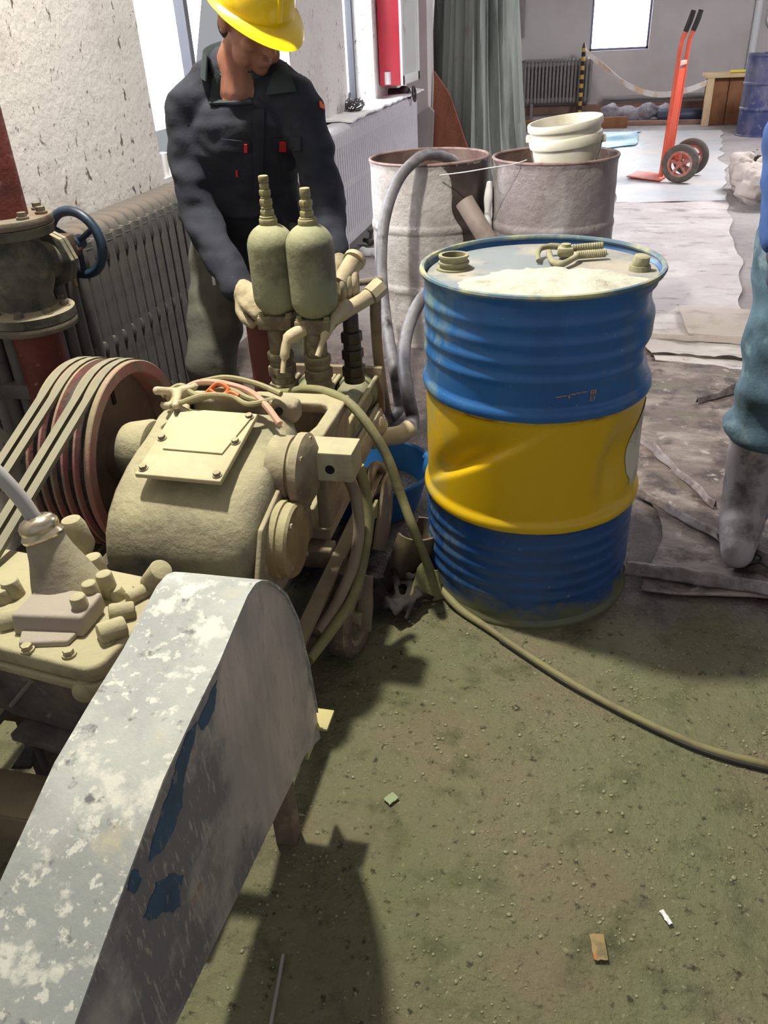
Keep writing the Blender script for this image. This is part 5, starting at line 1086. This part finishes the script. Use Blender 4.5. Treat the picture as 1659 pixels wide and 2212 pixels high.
M_rubberboot = mat('muddy_grey_rubber_boot', (164, 157, 160), [((100, 92, 92), 7, .46, .6), ((172, 166, 170), 9, .56, .68), ((92, 78, 70), 9, .6, .72)], rough=.5, bump=(24, .25))
M_dkglove = mat('dark_grey_glove', (70, 74, 92), rough=.85)
def fr(f, roll=0):
    f = V(f).normalized(); up = V((0, 0, 1)); r = f.cross(up).normalized(); u = r.cross(f)
    if roll: q = Matrix.Rotation(roll, 3, f); r = q @ r; u = q @ u
    return Matrix((r, f, u)).transposed()           # columns: right, forward, up
def head_shapes(mb, c, R):
    def P(x, y, z): return V(c) + R @ V((x, y, z))
    mb.ball(P(0, -.012, .035), (.076, .096, .088), 24, 16, R); mb.ball(P(0, .022, -.012), (.066, .070, .080), 20, 14, R)
    mb.ball(P(0, .036, -.062), (.050, .052, .046), 18, 12, R); mb.ball(P(0, .066, -.088), (.024, .020, .018), 14, 10, R)
    for s in (-1, 1):
        mb.ball(P(s * .046, .040, -.060), (.024, .036, .030), 14, 10, R); mb.ball(P(s * .042, .066, -.018), (.024, .022, .018), 14, 10, R)
        mb.ball(P(s * .031, .083, .030), (.024, .012, .008), 14, 8, R)                       # brow
        mb.ball(P(s * .030, .081, .013), (.013, .008, .006), 12, 8, R)                        # eyelid
        mb.ball(P(s * .077, -.012, .004), (.010, .020, .031), 14, 10, R); mb.torus(P(s * .081, -.012, .006), R @ V((1, 0, 0)), .018, .005, 18, 6)
        mb.ball(P(s * .010, .098, -.027), (.009, .010, .008), 10, 8, R)
    mb.limb([P(0, .090, .022), P(0, .102, -.004), P(0, .112, -.024)], [.008, .010, .0125])
    mb.ball(P(0, .090, -.054), (.021, .012, .0055), 14, 8, R); mb.ball(P(0, .087, -.064), (.018, .012, .006), 14, 8, R)
    mb.capsule(P(0, -.015, -.045), .054, P(0, -.045, -.135), .060)
def hand_shapes(mb, wr, d, n, side, add=0.0, curl=.9, sc=1.0):
    # wr wrist, d along the palm, n back-of-hand normal, side: direction of the thumb
    d = V(d).normalized(); n = (V(n) - d * V(n).dot(d)).normalized(); s = d.cross(n) * side
    def P(a, b, c): return V(wr) + (d * a + s * b + n * c) * sc
    mb.limb([V(wr) - d * .03, V(wr), P(.03, 0, 0)], [.027 + add, .025 + add, .026 + add])
    for b in (-.026, -.009, .009, .026): mb.capsule(P(.025, b * .8, 0), .0135 + add, P(.085, b, .004), .0115 + add, 10)
    for b, L in ((.028, .068), (.0095, .078), (-.0095, .073), (-.028, .057)):
        a0, z0, ang = .088, .004, -.15; p = P(a0, b, z0); r = .0098 + add
        for k, f in enumerate((.45, .32, .23)):
            ang -= curl * (.55 if k == 0 else .7); q = p + (d * math.cos(ang) + n * math.sin(ang)) * L * f * sc; mb.capsule(p, r, q, r * .93, 10); p = q; r *= .93
    t0, t1, t2, t3 = P(.022, .022, -.004), P(.050, .048, -.014), P(.078, .056, -.026), P(.098, .052, -.040); mb.limb([t0, t1, t2, t3], [.014 + add, .0125 + add, .0110 + add, .0092 + add])
def torso_rings(path, n=28):
    rings = []
    for (c, rx, ry, ax) in path:
        x = V(ax).normalized(); y = V((0, 0, 1)).cross(x).normalized(); rings.append([V(c) + x * rx * math.copysign(abs(math.cos(2 * PI * k / n)) ** .85, math.cos(2 * PI * k / n)) + y * ry * math.copysign(abs(math.sin(2 * PI * k / n)) ** .85, math.sin(2 * PI * k / n)) for k in range(n)])
    return rings
def bvh_of(mb): return BVHTree.FromPolygons([tuple(v) for v in mb.v], mb.f)
def stick(bvh, corners, off=.003, n=8, thick=.003):
    # a thin patch that follows a garment: corners in the photograph's frame are only where the seam was measured
    g_ = []
    for j in range(n + 1):
        row = []
        for i in range(n + 1):
            u, v = i / n, j / n; x = (corners[0][0] * (1 - u) + corners[1][0] * u) * (1 - v) + (corners[3][0] * (1 - u) + corners[2][0] * u) * v; y = (corners[0][1] * (1 - u) + corners[1][1] * u) * (1 - v) + (corners[3][1] * (1 - u) + corners[2][1] * u) * v
            h = bvh.ray_cast(CAMP, ray(x, y).normalized()); row.append(h[0] - ray(x, y).normalized() * off if h[0] else None)
        g_.append(row)
    ok = [p for r in g_ for p in r if p]
    if not ok: return None
    for r in g_:
        for i in range(len(r)):
            if r[i] is None: r[i] = ok[0].copy()
    return shell(g_, thick)

# --- worker in the yellow helmet
HR = fr((.70, -.52, -.48), .05)
HC = AY(541, 50, 2.40)
S1, E1, W1 = V((-1.165, 2.47, 1.165)), AY(428, 462, 2.42), AY(516, 622, 2.25)
S2, E2, W2 = V((-.80, 2.45, 1.185)), AY(700, 415, 2.42), AY(722, 548, 2.30)
K1, K2 = V((-1.205, 2.44, .40)), V((-.90, 2.50, .42)); F1, F2 = V((-1.20, 2.52, .09)), V((-.90, 2.56, .09)); Hp1, Hp2 = V((-1.155, 2.60, .76)), V((-.965, 2.60, .76))
NB = V((-.972, 2.45, 1.235))
tor = [((-1.06, 2.60, .74), .170, .120, (1, .05, 0)), ((-1.06, 2.59, .84), .168, .122, (1, .05, 0)), ((-1.04, 2.55, .96), .170, .125, (1, .0, 0)), ((-1.01, 2.51, 1.08), .185, .128, (1, -.03, .02)), ((-.985, 2.475, 1.16), .178, .110, (1, -.05, .04)), ((-.977, 2.455, 1.215), .11, .075, (1, -.05, .04)), ((-.972, 2.445, 1.235), .06, .05, (1, -.05, .04))]
t = thing('person', 'worker in yellow helmet and dark navy jacket bending over the pump bottles', 'person', (-1.05, 2.55, 0))
mb = MB(); head_shapes(mb, HC, HR); mb.limb([HC + HR @ V((0, -.03, -.09)), NB], [.058, .064])
mb.loft(torso_rings([(c, rx - .02, ry - .018, ax) for c, rx, ry, ax in tor])); mb.limb([NB, S1], [.045, .04]); mb.limb([NB, S2], [.045, .04])
mb.limb([S1, E1, W1], [.056, .044, .030]); mb.limb([S2, E2, W2], [.056, .044, .030])
hd1 = (AY(575, 672, 2.13) - W1); hd2 = V((.03, -.08, -.06))
hand_shapes(mb, W1 + hd1.normalized() * .02, hd1, (-.3, -.5, .8), 1, 0, .9); hand_shapes(mb, W2 + hd2.normalized() * .02, hd2, (.5, -.3, .8), -1, 0, .9)
mb.limb([Hp1, K1, F1], [.076, .052, .040]); mb.limb([Hp2, K2, F2], [.076, .052, .040]); mb.limb([Hp1, Hp2], [.09, .09])
for F in (F1, F2): mb.limb([F, F + V((.02, -.14, -.045))], [.045, .03])
body = part('body', fuse(mb, .0055, 3), M_skin, t)
part('hair', fuse(MB().ball(HC + HR @ V((0, -.026, .038)), (.079, .092, .085), 24, 16, HR).ball(HC + HR @ V((0, -.055, -.03)), (.062, .05, .05), 20, 12, HR), .008, 2), M_hair, t, 'short black hair')
# jacket
mb = MB().loft(torso_rings(tor[:6])); mb.loft(torso_rings([((-1.065, 2.605, .715), .188, .135, (1, .05, 0)), ((-1.06, 2.60, .80), .180, .132, (1, .05, 0)), ((-1.05, 2.58, .90), .176, .13, (1, .03, 0))]))
def arm(mb, S, E, W, add=0): mb.limb([S, S.lerp(E, .5) + V((0, 0, .005)), E, E.lerp(W, .5), W], [.070 + add, .065 + add, .060 + add, .055 + add, .050 + add])
arm(mb, S1, E1, W1); arm(mb, S2, E2, W2); mb.limb([NB + V((-.055, .03, .055)), NB.lerp(S1, .5) + V((-.005, .015, .048)), S1 + V((.012, 0, .024))], [.056, .068, .076]); mb.limb([NB + V((.045, .02, .04)), NB.lerp(S2, .5) + V((0, .01, .038)), S2 + V((-.01, 0, .016))], [.056, .066, .072])
def folds(p): return .011 * (1 - 2 * abs(math.sin(p.z * 26 + p.x * 17 + 2.4 * noise.noise(p * 8)))) * max(0, noise.noise(p * 5) + .30)
jm = fuse(mb, .009, 3, .010, 10, (1, 1, 1.6), folds); jk = part('jacket', jm, M_navy, t); jb = bvh_of(jm)
colr = lambda cs, nm, mt, lab=None, off=.004, th=.004, n=8: (lambda q: part(nm, q, mt, jk, lab) if q else None)(stick(jb, cs, off, n, th))
ring = [NB + V((.078 * math.cos(a), .070 * math.sin(a) - .005, .012 + .018 * math.sin(a))) for a in [(-.9 + 4.9 * k / 20) for k in range(21)]]
g_ = [[p + V((0, 0, .040 + .060 * (1 - 2 * abs(v - .5)) + (.01 if v < .5 else -.005))) + (p - NB).normalized() * (.030 * v) for p in ring] for v in (0, .15, .3, .5, .7, .85, 1)]
part('collar', shell(g_, .005), M_collar, jk, 'dark teal collar')
colr([(462, 150), (520, 168), (545, 222), (452, 225)], 'collar_flap', M_collar, 'dark teal collar', .012, .006); colr([(590, 160), (618, 135), (640, 198), (575, 205)], 'collar_flap', M_collar, 'dark teal collar', .010, .006)
colr([(546, 238), (572, 232), (566, 420), (548, 420)], 'front_placket', M_navy, None, .005, .004, 14)
colr([(478, 300), (540, 306), (536, 330), (480, 326)], 'pocket_flap', M_navy); colr([(588, 300), (650, 296), (650, 326), (592, 326)], 'pocket_flap', M_navy)
M_redtag = mat('red_cloth_tag', (200, 40, 38), rough=.8); M_ortag = mat('orange_sleeve_patch', (226, 106, 62), rough=.7)
colr([(604, 306), (618, 306), (618, 328), (604, 328)], 'pocket_tag', M_redtag, 'small red tag', .010, .003, 3); colr([(527, 312), (534, 312), (534, 330), (527, 330)], 'pocket_tag', M_redtag, 'small red tag', .010, .003, 3)
colr([(509, 368), (513, 368), (514, 382), (510, 382)], 'pocket_tag', M_redtag, 'small red tag', .010, .003, 2)
colr([(690, 218), (700, 222), (700, 236), (691, 232)], 'sleeve_patch', M_ortag, 'orange sleeve patch', .005, .003, 3)
# trousers
mb = MB().limb([Hp1 + V((-.005, 0, .04)), K1, F1 + V((0, 0, .02))], [.108, .088, .078]); mb.limb([Hp2 + V((0, 0, .04)), K2, F2 + V((0, 0, .02))], [.108, .088, .078]); mb.loft(torso_rings([((-1.06, 2.605, .66), .17, .115, (1, 0, 0)), ((-1.06, 2.605, .80), .165, .115, (1, 0, 0))]))
def tf(p): return .009 * math.sin(p.z * 34 + 14 * p.x + 3 * noise.noise(p * 7)) * max(0, noise.noise(p * 4) + .35)
tr = part('trousers', fuse(mb, .011, 4, .008, 8, (1, 1, 1.6), tf), M_trouser, t)
for F in (F1, F2): part('boot', fuse(MB().limb([F + V((0, 0, .1)), F, F + V((0, .02, -.03))], [.06, .058, .052]).limb([F + V((0, .03, -.045)), F + V((.02, -.17, -.052))], [.042, .040]), .010, 3), M_dark, t)
for (W, d_, n_, s_) in ((W1, hd1, (-.3, -.5, .8), 1), (W2, hd2, (.5, -.3, .8), -1)):
    mb = MB(); d0 = d_.normalized(); hand_shapes(mb, W + d0 * .02, d_, n_, s_, .004, .9); mb.limb([W - d0 * .035, W + d0 * .03], [.046, .036]); part('glove', fuse(mb, .0055, 2), M_glove, t)
part('key_tag', MB().box(AY(462, 606, 2.41), (.010, .006, .03), .002), M_whitepaint, tr, 'small white tag at the hip')
# helmet
hm = HC + HR @ V((0, .006, .060)); up = (HR @ V((0, .04, 1))).normalized(); fw = HR @ V((0, 1, 0))
vs = MB(); n = 56; rings = []
for (h, r) in [(-.008, .100), (0, .104), (.02, .103), (.05, .098), (.085, .083), (.112, .058), (.126, .03), (.130, .002)]:
    u = (fw - up * fw.dot(up)).normalized(); s_ = u.cross(up); rings.append([hm + up * h + u * (math.cos(2 * PI * k / n) * r * 1.18) + s_ * (math.sin(2 * PI * k / n) * r * .98) for k in range(n)])
hel = part('helmet', MB().loft(rings), M_hat, t, 'yellow hard hat')
rings = []
for (dr, h) in [(0, .0), (.022, -.006), (.026, -.010), (.022, -.012), (-.004, -.006)]:
    rings.append([hm + up * (h - (.012 if math.cos(2 * PI * k / n) > .2 else 0) * max(0, dr) / .02 * max(0, math.cos(2 * PI * k / n))) + u * (math.cos(2 * PI * k / n) * (.104 * 1.18 + dr * (1 + 1.5 * max(0, math.cos(2 * PI * k / n)) ** 2))) + s_ * (math.sin(2 * PI * k / n) * (.104 * .98 + dr * .75)) for k in range(n)])
rings.append(rings[0]); part('helmet_brim', MB().loft(rings, cap=False), M_hat, hel)
part('helmet_ridge', MB().tube(spl([hm + up * .01 + u * .118, hm + up * .07 + u * .104, hm + up * .122 + u * .05, hm + up * .134, hm + up * .122 - u * .05], 6), .012, 10, flat=.7), M_hat, hel)

# --- second worker, cut by the right edge of the frame
t = thing('person', 'second worker at the right edge in blue-green jeans and muddy rubber boots', 'person', (.60, 2.22, 0))
hip = V((.64, 2.25, .88)); a1, a2 = V((.535, 2.20, .10)), V((.80, 2.34, .10)); k1, k2 = V((.545, 2.17, .50)), V((.77, 2.27, .50)); h1, h2 = hip + V((-.085, 0, 0)), hip + V((.095, .02, 0))
nb = V((.68, 2.25, 1.45)); s1, s2 = V((.505, 2.22, 1.38)), V((.87, 2.30, 1.38)); e1, e2 = V((.465, 2.21, 1.12)), V((.93, 2.28, 1.12)); w1, w2 = V((.468, 2.13, .90)), V((.90, 2.12, .95))
hc = V((.67, 2.18, 1.62)); hr = fr((-.35, -.9, -.12))
tp_ = [((.65, 2.25, .86), .165, .12, (1, .12, 0)), ((.655, 2.25, 1.0), .16, .12, (1, .12, 0)), ((.67, 2.25, 1.2), .175, .125, (1, .12, 0)), ((.68, 2.25, 1.36), .185, .115, (1, .12, 0)), ((.685, 2.25, 1.44), .12, .08, (1, .12, 0)), ((.685, 2.25, 1.47), .06, .05, (1, .12, 0))]
mb = MB(); head_shapes(mb, hc, hr); mb.limb([hc + hr @ V((0, -.03, -.09)), nb], [.058, .064]); mb.loft(torso_rings([(c, rx - .02, ry - .018, ax) for c, rx, ry, ax in tp_])); mb.limb([nb, s1, e1, w1], [.06, .054, .042, .03]); mb.limb([nb, s2, e2, w2], [.06, .054, .042, .03])
hand_shapes(mb, w1 + V((.0, -.01, -.02)), (.08, -.25, -1), (-1, -.1, 0), 1, 0, .5); hand_shapes(mb, w2 + V((0, -.01, -.02)), (-.1, -.3, -1), (1, -.1, 0), -1, 0, .5)
mb.limb([h1, h2], [.09, .09]); mb.limb([h1, k1, a1], [.072, .050, .040]); mb.limb([h2, k2, a2], [.072, .050, .040])
for a in (a1, a2): mb.limb([a, a + V((-.03, -.13, -.05))], [.042, .028])
part('body', fuse(mb, .0065, 3), M_skin, t)
part('hair', fuse(MB().ball(hc + hr @ V((0, -.022, .046)), (.080, .094, .084), 24, 16, hr), .008, 2), M_hair, t, 'short black hair')
mb = MB().loft(torso_rings(tp_[:5])); arm(mb, s1, e1, w1); arm(mb, s2, e2, w2); mb.limb([nb, s1], [.055, .068]); mb.limb([nb, s2], [.055, .068]); mb.loft(torso_rings([((.65, 2.25, .80), .178, .13, (1, .12, 0)), ((.655, 2.25, .95), .172, .13, (1, .12, 0))]))
part('jacket', fuse(mb, .011, 4, .008, 9, (1, 1, 1.5), folds), M_bluejac, t, 'bright blue jacket')
mb = MB().limb([h1, k1, a1 + V((0, 0, .27))], [.115, .098, .098]); mb.limb([h2, k2, a2 + V((0, 0, .27))], [.115, .098, .098]); mb.loft(torso_rings([((.645, 2.25, .80), .165, .115, (1, .12, 0)), ((.65, 2.25, .92), .16, .11, (1, .12, 0))]))
def jf(p): return (.018 * math.sin(p.z * 46 + 8 * p.x + 3 * noise.noise(p * 6))) * max(0, (.62 - p.z) * 1.6 + .1)
part('jeans', fuse(mb, .011, 3, .012, 7, (1, 1, 1.3), jf), M_jeans, t)
for a in (a1, a2):
    b = fuse(MB().limb([a + V((.0, 0, .27)), a + V((0, 0, .14)), a + V((0, -.005, .03)), a + V((0, .005, -.02))], [.080, .076, .072, .068]).limb([a + V((.0, .03, -.040)), a + V((-.01, -.05, -.022)), a + V((-.025, -.11, -.036)), a + V((-.035, -.165, -.048))], [.056, .062, .055, .045]), .010, 4, .004, 12)
    o = part('rubber_boot', b, M_rubberboot, t); part('boot_top_band', MB().torus(a + V((0, 0, .262)), (0, 0, 1), .079, .008, 40, 8), M_rubberboot, o)
    part('boot_sole', MB().lathe([(0, .048), (.012, .052), (.02, .05)], a + V((-.006, -.05, -.10)), (0, 0, 1), 40, fn=lambda q, h, r: r * (1 + 1.05 * abs(math.cos(q)) ** 1.6)), M_dark, o)
for (W, d_, n_, s_) in ((w1, (.08, -.25, -1), (-1, -.1, 0), 1), (w2, (-.1, -.3, -1), (1, -.1, 0), -1)):
    mb = MB(); hand_shapes(mb, W + V((0, -.01, -.02)), d_, n_, s_, .004, .5); part('glove', fuse(mb, .006, 2), M_dkglove, t, 'dark grey glove')
t.location.z += .012
